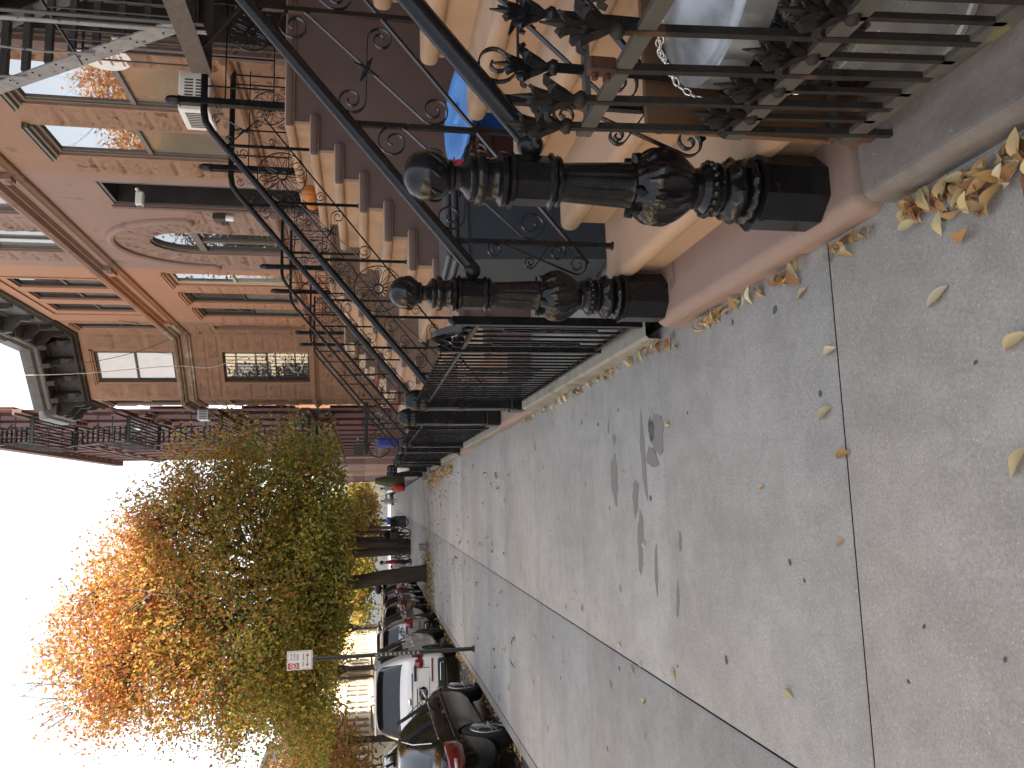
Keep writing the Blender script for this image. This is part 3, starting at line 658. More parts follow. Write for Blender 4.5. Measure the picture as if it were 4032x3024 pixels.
# --- house 3
DO = (12.82, 13.83, 2.1, 5.75)
B3 = thing('brownstone_house', 'pinkish brown stone house with a tall arched window under a round hood', 'house', (XF, 12.56, 0), group='row houses along the right of the pavement')
AC, AA, AB, ASP = 15.86, .66, .93, 4.80          # arched window: centre, half width, rise, spring
m = MB(); ops = [DO, (AC-AA-.001, AC+AA+.001, 3.1, 6.62), (13.25, 14.5, 7.4, 9.8), (15.42, 16.66, 7.4, 9.8)]
FS.wall(m, 12.56, 17.66, -1.2, 12.3, ops, rev=.3); shell(m, 12.56, 17.66, -1.2, 12.3)
arc = lambda a, b, n=24, z=ASP: [(AC+a*math.cos(math.pi*(1-i/n)), z+b*math.sin(math.pi*(1-i/n))) for i in range(n+1)]
A = arc(AA, AB)
m.add([FS.P(AC-AA, 0, 6.62)]+[FS.P(s_, 0, z) for s_, z in A]+[FS.P(AC+AA, 0, 6.62)], [tuple(range(len(A)+2))])
for (s0, z0), (s1, z1) in zip(A, A[1:]): m.add([FS.P(s0, 0, z0), FS.P(s1, 0, z1), FS.P(s1, .3, z1), FS.P(s0, .3, z0)], [(0, 1, 2, 3)])
m.build('wall', PINK, B3, world=True)
door(B3, *DO, depth=.4)
m = MB(); FS.box(m, 13.834, 13.93, -.03, .0, 2.1, 5.80)
m.build('door_surround', SURR, B3, world=True)
fr = MB(); I = arc(AA-.075, AB-.09)
pts = [FS.P(s_, .05, z) for s_, z in A]; q = [FS.P(s_, .05, z) for s_, z in I]
fr.sheet([[FS.P(s_, .05, z) for s_, z in A], [FS.P(s_, .05, z) for s_, z in I], [FS.P(s_, .12, z) for s_, z in I]], False)
for s_ in (AC-AA, AC+AA-.08): FS.box(fr, s_, s_+.08, .05, .13, 3.1, ASP)
FS.box(fr, AC-AA+.08, AC+AA-.08, .04, .14, ASP-.09, ASP+.05); FS.box(fr, AC-.045, AC+.045, .05, .13, 3.1, ASP-.09); FS.box(fr, AC-AA+.08, AC+AA-.08, .055, .13, 3.1, 3.2)
fo = fr.build('arched_window', TAUPE, B3, world=True)
m = MB(); m.add([FS.P(s_, .09, z) for s_, z in I], [tuple(range(len(I)))]); m.build('pane', PANE, fo, world=True)
for s_ in (AC-AA+.08, AC+.045): m = MB(); FS.box(m, s_, s_+.535, .095, .10, 3.2, ASP-.09); m.build('pane', PANE, fo, world=True)
m = MB(); FS.box(m, AC-AA, AC+AA, .5, .51, 3.1, 5.8); m.build('interior', INTER, fo, world=True)
m = MB()                                         # hood mould: rounded ribbon over an elliptical arch
for i, (a0, b0) in enumerate([(1.40, 1.68)]):
    H = arc(a0, b0, 40, 4.70); prof = [(.0, -.06), (-.05, -.065), (-.085, -.03), (-.09, .03), (-.05, .075), (.0, .08)]
    rows = []
    for k, (s_, z) in enumerate(H):
        t = math.pi*(1-k/40); ns, nz = math.cos(t)/a0, math.sin(t)/b0; L_ = math.hypot(ns, nz); rows.append([FS.P(s_+ns/L_*e, d, z+nz/L_*e) for d, e in prof])
    m.sheet(rows)
for s_ in (AC-1.40, AC+1.40): m.ball(FS.P(s_, -.05, 4.66), .09, 12)
m.build('hood_mould', PINK, B3, world=True, ang=50)
m = MB(); FS.blocks(m, 13.86, AC-AA-.02, 3.22, 4.72, 11, .40, 2); m.build('rockface_stone', PKBLK, B3, world=True)
m = MB(); FS.blocks(m, AC+AA+.02, 17.3, 3.22, 4.72, 12, .40, 1); m.build('rockface_stone', PKBLK, B3, world=True)
m = MB()
r_ = random.Random(5); HH = arc(1.30, 1.57, 10, 4.74); AAp = arc(AA+.02, AB+.02, 10, 4.74)
for k in range(10):
    (a0, a1), (b0, b1), (c0, c1), (d0, d1) = HH[k], HH[k+1], AAp[k+1], AAp[k]; rows = []
    for j in range(5):
        v = j/4; row = []
        for i in range(6):
            u = i/5; s_ = (a0*(1-u)+d0*u)*(1-v)+(b0*(1-u)+c0*u)*v; z = (a1*(1-u)+d1*u)*(1-v)+(b1*(1-u)+c1*u)*v
            e = min(i, 5-i, j, 4-j); row.append(FS.P(s_, .004 if e == 0 else -(.02+r_.uniform(-.012, .016)), z))
        rows.append(row)
    m.sheet(rows, False)
m.build('arch_stones', PKBLK, B3, world=True)
m = MB(); FS.blocks(m, 13.86, 17.3, -.6, 2.94, 13, .42, 4); m.build('rockface_stone', PKBLK, B3, world=True)
m = MB(); FS.course(m, SILLC, 13.9, 17.6); m.build('sill_course', PINK, B3, world=True)
m = MB(); FS.course(m, BELT, 12.575, 17.645)
for s_ in (12.66, 17.52): FS.box(m, s_-.1, s_+.1, -.14, -.033, 6.87, 7.04); m.ball(FS.P(s_, -.14, 6.93), .06, 8)
m.build('belt_course', PINK, B3, world=True)
for a in (13.25, 15.42): window(B3, FS, a, a+1.24, 7.4, 9.8, mid=.55, mull=1, dep=.04)
m = MB(); FS.blocks(m, 14.5, 15.42, 7.3, 9.8, 14, .42); m.build('rockface_stone', PKBLK, B3, world=True)
m = MB(); FS.blocks(m, 16.68, 17.3, 7.3, 9.8, 15, .42); m.build('rockface_stone', PKBLK, B3, world=True)
cornice(B3, FS, 12.6, 17.6, 10.4, CORN)
# --- house 4
lo = [(18.0, 18.97), (19.66, 20.62), (21.22, 22.18)]; up = [(18.72, 19.46), (19.86, 20.58), (21.0, 21.78)]
B4 = house('bright orange stone house with three narrow tall windows on each floor', 17.66, 22.9, 11.6, BRIGHT, [(a, b, 3.2, 5.87) for a, b in lo]+[(a, b, 7.36, 9.46) for a, b in up])
for i, (a, b) in enumerate(lo): window(B4, FS, a, b, 3.2, 5.87, frame=CREAMW if i == 0 else DKSASH, lintel=BRIGHT, sill=False, dep=.05)
for a, b in up: window(B4, FS, a, b, 7.36, 9.46, frame=DKSASH, dep=.05, sill=False)
m = MB(); FS.blocks(m, 17.72, 17.98, 3.2, 5.8, 21, .4); m.build('rockface_stone', BRBLK, B4, world=True)
m = MB(); FS.blocks(m, 18.99, 19.64, 3.2, 5.8, 22, .4); m.build('rockface_stone', BRBLK, B4, world=True)
m = MB(); FS.blocks(m, 20.64, 21.2, 3.2, 5.8, 23, .4); m.build('rockface_stone', BRBLK, B4, world=True)
m = MB(); FS.blocks(m, 22.2, 22.85, 3.2, 5.8, 24, .4); m.build('rockface_stone', BRBLK, B4, world=True)
m = MB(); FS.blocks(m, 17.72, 22.85, -.6, 2.94, 25, .42, 4); m.build('rockface_stone', BRBLK, B4, world=True)
m = MB()
for a, b in ((17.9, 18.55), (22.0, 22.1)): FS.box(m, b-.02, b+.03, -.03, .01, 7.3, 9.7)
FS.box(m, 18.6, 22.05, -.04, .0, 9.62, 9.7); m.build('pilaster', BRIGHT, B4, world=True)
m = MB(); FS.course(m, SILLC, 17.7, 22.85); m.build('sill_course', BRIGHT, B4, world=True)
m = MB(); FS.course(m, BELT, 17.675, 22.885)
for s_ in (17.78, 22.75): FS.box(m, s_-.1, s_+.1, -.14, -.033, 6.87, 7.04)
m.build('belt_course', BRIGHT, B4, world=True)
cornice(B4, FS, 17.7, 22.86, 9.95, CORN, brk=4, h=1.5)
# --- house 5: flat strip and a three-sided bay
PB = [(XF, 22.9), (XF, 24.55), (3.4, 26.0), (3.4, 27.7), (XF, 29.1)]
B5 = thing('brownstone_house', 'brown stone house with a wide angled bay and a sooty bracketed cornice', 'house', (XF, 22.9, 0), group='row houses along the right of the pavement')
faces = [Face(a, b) for a, b in zip(PB, PB[1:])]
wins = [[(.35, .95)], [(.62, 1.70)], [(.35, 1.35)], [(.6, 1.6)]]
m = MB()
for f, ww in zip(faces, wins): f.wall(m, 0, f.L, -1.2, 11.2, [(a, b, 3.25, 5.87) for a, b in ww]+[(a, b, 7.3, 9.56) for a, b in ww], rev=.3)
m.add([(x, y, 11.2) for x, y in PB]+[(17, 29.1, 11.2), (17, 22.9, 11.2)], [tuple(range(7))]); m.add([(XF, 29.1, -1), (17, 29.1, -1), (17, 29.1, 11.2), (XF, 29.1, 11.2)], [(0, 1, 2, 3)])
m.build('wall', BROWN, B5, world=True)
BOARD = mat('plywood_reflection_panel', [(.5, .36, .2), (.62, .47, .28)], scale=2, rough=.25, bump=.05)
RBACK = mat('warm_reflection_tan', [(.42, .32, .2), (.62, .5, .36)], scale=3, rough=.8, stretch=(6, 6, .6), bump=.3, bscale=20)  # made-up tan sheet behind the opaque bay pane, for the same warm reflection
for i, (f, ww) in enumerate(zip(faces, wins)):
    for a, b in ww:
        w_ = window(B5, f, a, b, 3.25, 5.87, frame=DKSASH, sill=False, pane=PANE if i != 2 else SHADP, pane2=PANE if i != 2 else SHADP, dep=.12)
        if i == 1:
            g = MB()
            for k in range(9): s_ = a+.06+(b-a-.12)*k/8; g.tube([f.P(s_, .06, 3.3), f.P(s_, .06, 5.85)], .009, 6)
            for z in (3.7, 4.3, 4.9, 5.5): f.box(g, a+.02, b-.02, .055, .065, z-.012, z+.012)
            g.build('window_bars', DKSASH, w_, world=True)
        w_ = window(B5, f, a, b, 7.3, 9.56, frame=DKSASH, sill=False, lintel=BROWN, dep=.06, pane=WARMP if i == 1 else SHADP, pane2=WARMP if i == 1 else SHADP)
        if i == 1:
            g = MB(); f.box(g, a+.08, b-.08, .26, .28, 7.35, 9.5); g.build('reflection_backing', RBACK, w_, world=True)
mb = MB(); ms = MB(); mc = MB(); sc_ = MB()
for i, (f, ww) in enumerate(zip(faces, wins)):
    a, b = ww[0]
    for z0, z1, h in ((3.22, 5.95, .45), (7.3, 9.7, .75)):
        for q in ((.02, a-.03, z0, z1, 40+i, h), (b+.03, f.L-.02, z0, z1, 50+i, h)): mb = MB(); f.blocks(mb, *q); mb.build('rockface_stone', BWBLK, B5, world=True)
    for q in ((.02, f.L-.02, -.6, 2.94, 60+i, .45, 3), (.02, f.L-.02, 5.97, 6.70, 66+i, .36, 2)): mb = MB(); f.blocks(mb, *q); mb.build('rockface_stone', BWBLK, B5, world=True)
    f.course(ms, BELT, -.02, f.L+.02); f.course(sc_, SILLC, 0, f.L)
ms.build('belt_course', mat('worn_white_belt', [(.26, .16, .1), (.42, .36, .29)], scale=2.2, bump=.3, band=(.45, .62)), B5, world=True); sc_.build('sill_course', BROWN, B5, world=True)
cap = mat('pale_cornice_metal', [(.06, .054, .048), (.125, .115, .102)], scale=2, rough=.5, bump=.2)
for f, n in zip(faces, (2, 4, 3, 3)): cornice(B5, f, -.05, f.L+.05, 9.9, CORNB, brk=n, big=.6, h=1.5, top=cap)
# --- rust-red tenement beyond the bay
XR = 3.45
B6 = thing('brick_tenement', 'tall rust red brick tenement beyond the bay, with ledged windows and an iron fire escape', 'house', (XR, 29.3, 0), group='row houses along the right of the pavement')
f6 = Face((XR, 29.15), (XR, 62)); ops = []
for k in range(6):
    z = .9+3.2*k
    for i in range(12): s_ = .8+2.65*i; ops.append((s_, s_+1.05, z, z+1.9))
m = MB(); f6.wall(m, 0, f6.L, -2, 19.6, ops, rev=.2); m.add([(XR, 29.15, -2), (7.1, 62, -2), (7.1, 62, 19.6), (XR, 29.15, 19.6), (XR, 62, -2), (XR, 62, 19.6)], [(0, 1, 2, 3), (3, 2, 5), (4, 1, 2, 5)]); m.build('wall', REDBR, B6, world=True)
LED = mat('tenement_ledge_paint', [(.14, .075, .06), (.21, .13, .105)], scale=3)
m = MB()
for k in range(7): z = .3+3.2*k; f6.box(m, -.02, f6.L, -.1, .02, z, z+.22); f6.box(m, -.02, f6.L, -.17, .02, z+.221, z+.30)
f6.box(m, -.05, f6.L, -.35, .02, 19.1, 19.7); m.build('ledge', LED, B6, world=True)
for k, o in enumerate(ops):
    a, b, c, d = o
    m = MB(); f6.box(m, a, b, .14, .16, c, d); w_ = m.build('window', PANE, B6, world=True)
    m = MB(); n = 8
    for i in range(n):
        u0, u1 = i/n, (i+1)/n; z0, z1 = d+.05+.22*math.sin(math.pi*u0), d+.05+.22*math.sin(math.pi*u1); f6.box(m, a-.12+(b-a+.24)*u0, a-.12+(b-a+.24)*u1, -.14, .02, (z0+z1)/2, (z0+z1)/2+.2)
    m.build('brow', LED, w_, world=True); m = MB(); f6.box(m, a-.1, b+.1, -.12, .1, c-.14, c-.003); m.build('sill', LED, w_, world=True); m = MB(); f6.box(m, a, b, .08, .139, (c+d)/2-.03, (c+d)/2+.03); m.build('sash', LED, w_, world=True)
# --- more houses up the street
for i, (y0, y1, x, zt, mt) in enumerate([(62, 72, 3.9, 10.5, BROWN), (72, 84, 3.9, 9.6, REDBR), (84, 98, 3.9, 9, PINK), (98, 120, 3.9, 8, BROWN), (120, 160, 3.9, 7, REDBR)]):
    t = thing('brownstone_house', ['brown house just past the tall red tenement', 'red brick house two doors past the tenement', 'pinkish house far up the right side', 'brown house near the end of the block', 'red house at the far corner of the street'][i], 'house', (x, y0, 0), group='row houses along the right of the pavement')
    f = Face((x, y0), (x, y1)); ops = [(1+2.4*k, 2.+2.4*k, z, z+1.9) for k in range(int((y1-y0-1)/2.4)) for z in (1.5, 4.6, 7.2) if z+2.4 < zt]
    m = MB(); f.wall(m, 0, f.L, -4, zt, ops); m.add([(x, y0, -4), (15, y0, -4), (15, y0, zt), (x, y0, zt), (15, y1, zt), (x, y1, zt)], [(0, 1, 2, 3), (3, 2, 4, 5)]); m.build('wall', mt, t, world=True)
    for o in ops: m = MB(); f.box(m, o[0], o[1], .1, .12, o[2], o[3]); m.build('window', PANE, t, world=True)
    m = MB(); f.course(m, [(.3, zt-.5), (.5, zt-.2), (.5, zt), (.1, zt+.05)], 0, f.L); m.build('cornice', CORN, t, world=True)

# --- the sunny side of the street
CRM = [mat('cream_render', [(.58, .5, .38), (.66, .58, .45)], scale=1, bump=.2), mat('pale_buff_brick', [(.5, .4, .28), (.58, .47, .34)], scale=2, bump=.3), mat('pale_tan_stone', [(.5, .37, .25), (.56, .43, .3)], scale=1.5, bump=.3)]
DULLP = glass('dusty_far_glass', (.03, .035, .04), .3, 0)
yy = -24; i = 0
while yy < 110:
    wd = 5.6+.5*((i*7) % 3); zt = (11.4, 10.9, 11.7)[i % 3] if yy < 52 else (7.6, 8.2)[i % 2]; y1 = yy+wd
    t = thing('row_house', '%s row house on the sunny far side of the street, %s' % (('cream', 'buff brick', 'tan stone')[i % 3], ('flat fronted', 'with dark cornice')[i % 2]), 'house', (-17.2, yy, 0), group='row houses on the far side of the street')
    f = Face((-17.2, y1-.02), (-17.2, yy+.02)); ops = [(.7+1.75*k, 1.65+1.75*k, z, z+1.9) for k in range(3) for z in (1.2, 4.4, 7.3) if z+2.2 < zt]
    m = MB(); f.wall(m, 0, f.L, G(yy)-1, zt, ops); m.add([f.P(0, 0, zt), f.P(f.L, 0, zt), f.P(f.L, 9, zt), f.P(0, 9, zt), f.P(0, 0, -3), f.P(0, 9, -3), f.P(f.L, 0, -3), f.P(f.L, 9, -3)], [(0, 1, 2, 3), (0, 3, 5, 4), (1, 2, 7, 6)]); m.build('wall', CRM[i % 3], t, world=True)
    for o in ops:
        m = MB(); f.box(m, o[0], o[1], .1, .12, o[2], o[3]); w_ = m.build('window', DULLP, t, world=True)
        m = MB(); f.box(m, o[0]-.1, o[1]+.1, -.1, .09, o[2]-.12, o[2]-.003); f.box(m, o[0]-.08, o[1]+.08, -.06, .0, o[3]+.01, o[3]+.2); f.box(m, o[0], o[1], .05, .099, (o[2]+o[3])/2-.03, (o[2]+o[3])/2+.03); m.build('frame', CREAMW, w_, world=True)
    m = MB(); f.course(m, [(.1, zt-.9), (.15, zt-.5), (.4, zt-.2), (.45, zt), (.1, zt+.05)], 0, f.L); m.build('cornice', CORN if i % 2 else CREAMW, t, world=True)
    m = MB()
    for k in range(8): m.box(-17.2+.0, -17.2+.28*(8-k), yy+.6, yy+2.0, G(yy)-.3, G(yy)+.2*(k+1)-.0)
    m.build('steps', CREAMW, t, world=True)
    yy = y1; i += 1
# ================================================================ fences, bins and small things near the camera
def blade(m, pts, ws, t, wdir):
    P = [Vector(p) for p in pts]; W = Vector(wdir).normalized(); vs = []; k = len(P)
    for i in range(k):
        d = (P[min(i+1, k-1)]-P[max(i-1, 0)]).normalized(); n = d.cross(W).normalized()*t/2; w = W*ws[i]/2
        vs += [P[i]-w, P[i]+n, P[i]+w, P[i]-n]
    fs = [(i*4+j, i*4+(j+1) % 4, i*4+4+(j+1) % 4, i*4+4+j) for i in range(k-1) for j in range(4)]+[(3, 2, 1, 0), (k*4-4, k*4-3, k*4-2, k*4-1)]
    m.add(vs, fs, False)
def finial(m, p, s=1., ax=(0, 1, 0)):
    """cast leaf spearhead standing on p"""
    p = Vector(p); A = Vector(ax); B = Vector((A.y, -A.x, 0)); Z = Vector((0, 0, 1))
    m.lathe([(.011*s, -.012*s), (.02*s, -.008*s), (.022*s, .004*s), (.016*s, .012*s), (.012*s, .018*s)], p, 12)
    m.lathe([(.011*s, .01*s), (.014*s, .04*s), (.017*s, .075*s), (.013*s, .105*s), (.008*s, .135*s), (.002*s, .172*s)], p, 6, smooth=False)
    for d, W in ((A, B), (-A, B), (B, A), (-B, A)):
        blade(m, [p+Z*.012*s, p+Z*.04*s+d*.014*s, p+Z*.068*s+d*.028*s, p+Z*.09*s+d*.046*s, p+Z*.088*s+d*.056*s, p+Z*.076*s+d*.062*s], [.016*s, .036*s, .046*s, .04*s, .026*s, .006*s], .014*s, W)
        blade(m, [p+Z*.07*s+d*.004*s, p+Z*.1*s+d*.012*s, p+Z*.122*s+d*.022*s, p+Z*.13*s+d*.03*s], [.024*s, .03*s, .024*s, .006*s], .011*s, W)
FX = .97
RAILI = mat('chalky_fence_rail', [(.045, .044, .038), (.085, .082, .072)], scale=14, rough=.7, bump=.4, bscale=60, bdist=.004, fleck=[((.12, .06, .03), 11, .66), ((.13, .12, .05), 7, .63)])
yb = lambda y, z: y+.085*(z-.17)
F1 = thing('iron_fence', 'weathered spear-headed iron fence on the grey coping beside the camera, one bar clamped', 'fence', (FX, 1.80, .05), group='iron fences in front of the houses')
COPE = mat('grey_coping_stone', [(.12, .108, .1), (.175, .158, .145), (.14, .115, .1)], scale=5, rough=.85, bump=.45, bscale=60, bdist=.006, fleck=[((.11, .1, .05), 4, .66), ((.4, .39, .37), 38, .74)])
m = MB(); m.prism([(.83, -.2), (.83, .035), (.85, .062), (1.16, .07), (1.16, -.2)], -1.6, 1.945); m.build('coping', COPE, F1, world=True, bevel=.01)
m = MB()
TY = [1.80, 1.66, 1.513, 1.365, 1.215, 1.065, .915, .765, .615, .465]
for z, h, w_ in ((.918, .04, .014), (.50, .05, .014), (.168, .05, .014)):
    mm = MB(); mm.bar((FX, yb(1.875, z)-.03, z), (FX, .3, z), w_, h); mm.build('rail', RAILI, F1, world=True)
def tall(o, p0, p1, head, ax=(0, 1, 0), mt=RUSTI, w_=.018):
    m = MB(); m.bar(p0, p1, w_, w_, (0, 1, 0)); b = m.build('bar', mt, o, world=True)
    if head: m = MB(); finial(m, p1, 1.0, ax); m.build('spearhead', mt, b, world=True)
    return b
for i, y in enumerate(TY):
    if i == 2:
        tall(F1, (FX, yb(y, .165), .165), (FX, yb(y, .985), .955), False); m = MB(); m.bbox(FX-.018, FX+.018, yb(y, .95)-.017, yb(y, .95)+.017, .935, 1.0, .004); m.tube([(FX-.02, yb(y, .95), .955), (FX-.032, yb(y, .95), .955)], .008, 6); m.tube([(FX-.02, yb(y, .95), .985), (FX-.032, yb(y, .95), .985)], .008, 6); m.build('clamp', RUST, F1, world=True)
    else: tall(F1, (FX, yb(y, .09 if i == 0 else .165), .06 if i == 0 else .165), (FX, yb(y, .98), .975), True)
    yd = y-.074; tall(F1, (FX, yb(yd, .165), .165), (FX, yb(yd, .5), .505), True, w_=.014)
F1b = thing('iron_fence', 'spear-headed iron fence panel turning away from the pavement in front of the near stoop', 'fence', (FX+.02, 1.89, .05), group='iron fences in front of the houses')
for z in (.91, .17): m = MB(); m.bar((FX+.012, 1.885, z), (2.9, 1.885, z), .034, .014, (0, 0, 1)); m.build('rail', RAILI, F1b, world=True)
for k in range(11):
    x = 1.145+.155*k; tall(F1b, (x, 1.885, .02), (x, 1.885, 1.0), True, (1, 0, 0), IRON, .019)
m = MB(); m.bar((1.0, 1.86, .02), (1.0, 1.88, .2), .03, .03); m.build('foot', RUST, F1b, world=True)
PLY = mat('weathered_plywood', [(.075, .036, .016), (.13, .066, .03), (.055, .026, .012)], scale=3, rough=.75, stretch=(1.2, 1.2, .25), bump=.3, bscale=50, bdist=.004)
m = MB(); m.box(1.0, 1.62, 1.915, 1.937, .06, .73); tag(m.build('plywood_board', PLY, bevel=.003), 'brown plywood board leaning upright behind the spear fence against the stoop', 'board')
m = MB(); m.box(1.161, 5.2, -1.6, 1.96, -.2, -.02); tag(m.build('areaway_floor', mat('dirty_areaway_floor', [(.05, .042, .036), (.1, .085, .07)], scale=8, bump=.5)), kind='structure')
m = MB()
for y0, y1 in ((3.69, 7.32), (9.34, 12.88), (14.77, 18.08), (19.82, 40)): m.box(1.0, 5.2, y0, y1, G(y0)-.4, G(y0)-.03)
tag(m.build('areaway_paving', CONC2), kind='structure')

# galvanised can with a bag bulging out under its lid
GALV = mat('galvanised_steel', [(.26, .28, .3), (.5, .52, .54)], scale=7, rough=.35, rvar=.12, metal=.85, bump=.15, bscale=14, bdist=.01, stretch=(1, 1, .3))
CLEARP = mat('grey_can_steel', [(.36, .37, .36), (.46, .47, .45)], scale=3, rough=.28, rvar=.08, metal=.6, bump=.08, bscale=9)
BAGM = mat('black_bin_bag', [(.008, .008, .009), (.016, .015, .014)], scale=6, rough=.22, rvar=.06, bump=.9, bscale=9, bdist=.06, spec=.7)
CX, CY = 1.255, 1.605
TC = thing('trash_can', 'ribbed galvanised trash can with chained lid and black bag behind the spear fence', 'trash can', (CX, CY, -.02))
m = MB(); m.lathe([(.19, 0), (.2, .012), (.2, .04), (.206, .046), (.206, .06), (.2, .066), (.203, .09), (.21, .096), (.21, .108), (.204, .114), (.222, .36), (.23, .364), (.23, .374), (.222, .378)], n=48); m.build('can_body', CLEARP, TC, ang=40)
m = MB(); r_ = random.Random(4); g = []
for j in range(15):
    v = j/14; z = .36+.31*v; row = []
    for i in range(41):
        a = 2*math.pi*i/40; rr_ = (.215+.05*math.sin(math.pi*v)**.7)*(1+.05*math.sin(5*a+3*v)+.04*math.sin(9*a-5*v)+.028*math.sin(17*a+9*v)); row.append([rr_*math.cos(a)+.012*math.sin(13*v+6*a), rr_*math.sin(a), z+.012*math.sin(7*a)])
    row[-1] = row[0]; g.append(row)
for row in g:
    for p in row[:-1]: p[0] += r_.uniform(-.008, .008); p[1] += r_.uniform(-.008, .008); p[2] += r_.uniform(-.006, .006)
m.sheet([[tuple(p) for p in row] for row in g], True); bgo = m.build('bin_bag', BAGM, TC)
m = MB(); m.lathe([(.255, .625), (.262, .625), (.262, .70), (.256, .705), (.245, .707), (.232, .715), (.215, .735), (.14, .772), (.13, .78), (.06, .79), (.01, .792)], n=64)
ld = m.build('lid', GALV, TC, ang=45)
m = MB(); m.tube([(-.05, 0, .785), (-.045, 0, .818), (.045, 0, .818), (.05, 0, .785)], .006, 8); m.build('handle', GALV, ld)
CH = mat('bright_chain', [(.7, .7, .7)], rough=.2, metal=1, bump=0)
def chain(m, pts, L=.026, r=.0026):
    P = [Vector(p) for p in pts]; seg = [(b-a).length for a, b in zip(P, P[1:])]; T = sum(seg); n = int(T/(L*.78)); k = 0
    for i in range(n):
        d = T*(i+.5)/n; j = 0
        while d > seg[j]: d -= seg[j]; j += 1
        c = P[j].lerp(P[j+1], d/seg[j]); t = (P[j+1]-P[j]).normalized(); u = t.cross(Vector((.3, .5, .8))).normalized(); v = t.cross(u); s_ = u if i % 2 else v
        m.tube([c+t*(L/2*math.cos(q))*(1)+s_*(L*.27*math.sin(q)) for q in [2*math.pi*e/8 for e in range(8)]], r, 5, closed=True)
m = MB(); chain(m, [(.02, -.25, .72), (-.03, -.1, .785), (-.06, .05, .79), (-.11, .17, .76), (-.19, .19, .705), (-.245, .17, .64), (-.262, .12, .52), (-.255, .04, .42)]); chain(m, [(.05, -.25, .72), (0, -.1, .785), (-.03, .05, .795), (-.08, .19, .755), (-.17, .21, .705)]); m.build('chain', CH, TC)

# bins in the areaway behind the near stoop
def wheelie(loc, label, body, lid, rz=0, h=.92, w_=.46, d_=.5):
    t = thing('wheelie_bin', label, 'bin', loc, rz, 'wheeled bins in the sunken yard'); a, b = w_/2, d_/2
    m = MB(); m.sheet([[(x*k, y*k, z) for x, y in ((-a, -b), (a, -b), (a, b), (-a, b), (-a, -b))] for k, z in ((.74, .06), (.76, .05), (.97, h-.12), (1.0, h-.1), (1.04, h-.1), (1.04, h-.04))], False)
    m.add([(x*.74, y*.74, .06) for x, y in ((-a, -b), (a, -b), (a, b), (-a, b))], [(0, 1, 2, 3)]); o = m.build('bin_body', body, t); bv = o.modifiers.new('b', 'BEVEL'); bv.width = .02; bv.segments = 3
    m = MB(); m.bbox(-a*1.07, a*1.07, -b*1.09, b*1.07, h-.035, h+.0, .012); m.bbox(-a*.85, a*.85, -b*.85, b*.8, h-.005, h+.035, .015); m.build('lid', lid, t)
    m = MB(); m.tube([(-a*.8, b*1.05, h-.06), (-a*.8, b*1.2, h-.03), (a*.8, b*1.2, h-.03), (a*.8, b*1.05, h-.06)], .014, 8); m.build('handle', body, t)
    for s_ in (-1, 1): m = MB(); m.lathe([(.03, -.025), (.095, -.022), (.1, 0), (.095, .022), (.03, .025)], (s_*(a*.8), b*.72, .1), 20, axis='x'); m.build('wheel', MATS['rubber'], t)
    return t
mat('rubber', [(.012, .012, .012), (.022, .021, .02)], scale=12, rough=.8, bump=.2)
GREYB = mat('slate_grey_bin_plastic', [(.05, .064, .078), (.065, .08, .095)], scale=3, rough=.5, bump=.1); GREYL = mat('dark_bin_lid', [(.03, .035, .04), (.045, .05, .056)], scale=3, rough=.4)
BLUEB = mat('blue_bin_plastic', [(.02, .12, .5), (.03, .16, .6)], scale=3, rough=.4, bump=.05); BLUEL = mat('pale_blue_lid', [(.08, .26, .66), (.12, .32, .72)], scale=3, rough=.45, bump=.05)
MARO = mat('maroon_bin_plastic', [(.045, .016, .014), (.06, .022, .02)], scale=3, rough=.45); REDL = mat('red_lid_plastic', [(.45, .05, .04), (.55, .07, .06)], scale=3, rough=.4)
yz = -.12
wheelie((1.72, 4.95, yz), 'slate grey wheeled bin standing behind the two turned newels', GREYB, GREYL, .12, 1.08, .58, .6)
MB_ = wheelie((2.14, 4.86, yz), 'dark maroon bin with a white round emblem, between grey bin and blue bin', MARO, MARO, .05, .92, .42, .45)
wheelie((2.62, 5.0, yz), 'blue recycling bin half hidden by the treads of the near stoop', BLUEB, BLUEL, 0, .93, .55, .5)
m = MB(); m.lathe([(.30, 0), (.335, .004), (.34, .02), (.325, .03), (.3, .034), (.2, .04), (.19, .034), (.07, .03), (.06, .05), (.01, .052)], n=40); tag(m.build('bin_lid', BLUEL, ang=40), 'round pale blue plastic lid lying on top of the yard bins', 'lid').location = (2.56, 4.86, yz+.985); LIDO = bpy.data.objects['bin_lid']; LIDO.rotation_euler = (R(9), 0, 0)
m = MB(); m.bbox(-.06, .06, -.06, .06, 0, .09, .012); m.bbox(-.068, .068, -.068, .068, .09, .105, .006); o = tag(m.build('red_box', REDL), 'small red plastic box with lid on the maroon bin', 'box'); o.location = (2.12, 4.78, yz+.958)
def textmesh(s, size=.1, bold=0):
    c = bpy.data.curves.new('t', 'FONT'); c.body = s; c.size = size; c.offset = bold; c.align_x = 'CENTER'; c.align_y = 'CENTER'; o = bpy.data.objects.new('t', c); COL.objects.link(o)
    dg = bpy.context.evaluated_depsgraph_get(); me = bpy.data.meshes.new_from_object(o.evaluated_get(dg))
    V = [tuple(v.co) for v in me.vertices]; F = [tuple(p.vertices) for p in me.polygons]; bpy.data.objects.remove(o); bpy.data.curves.remove(c); bpy.data.meshes.remove(me); return V, F
def text(m, s, size, org, ex, ez, bold=0):
    V, F = textmesh(s, size, bold); org, ex, ez = Vector(org), Vector(ex), Vector(ez); m.add([org+ex*v[0]+ez*v[1] for v in V], F)
WHT = mat('white_mark_paint', [(.75, .75, .75)], rough=.6, bump=0, rvar=0)
yf = -.232
m = MB(); n = 40; ez0 = .62
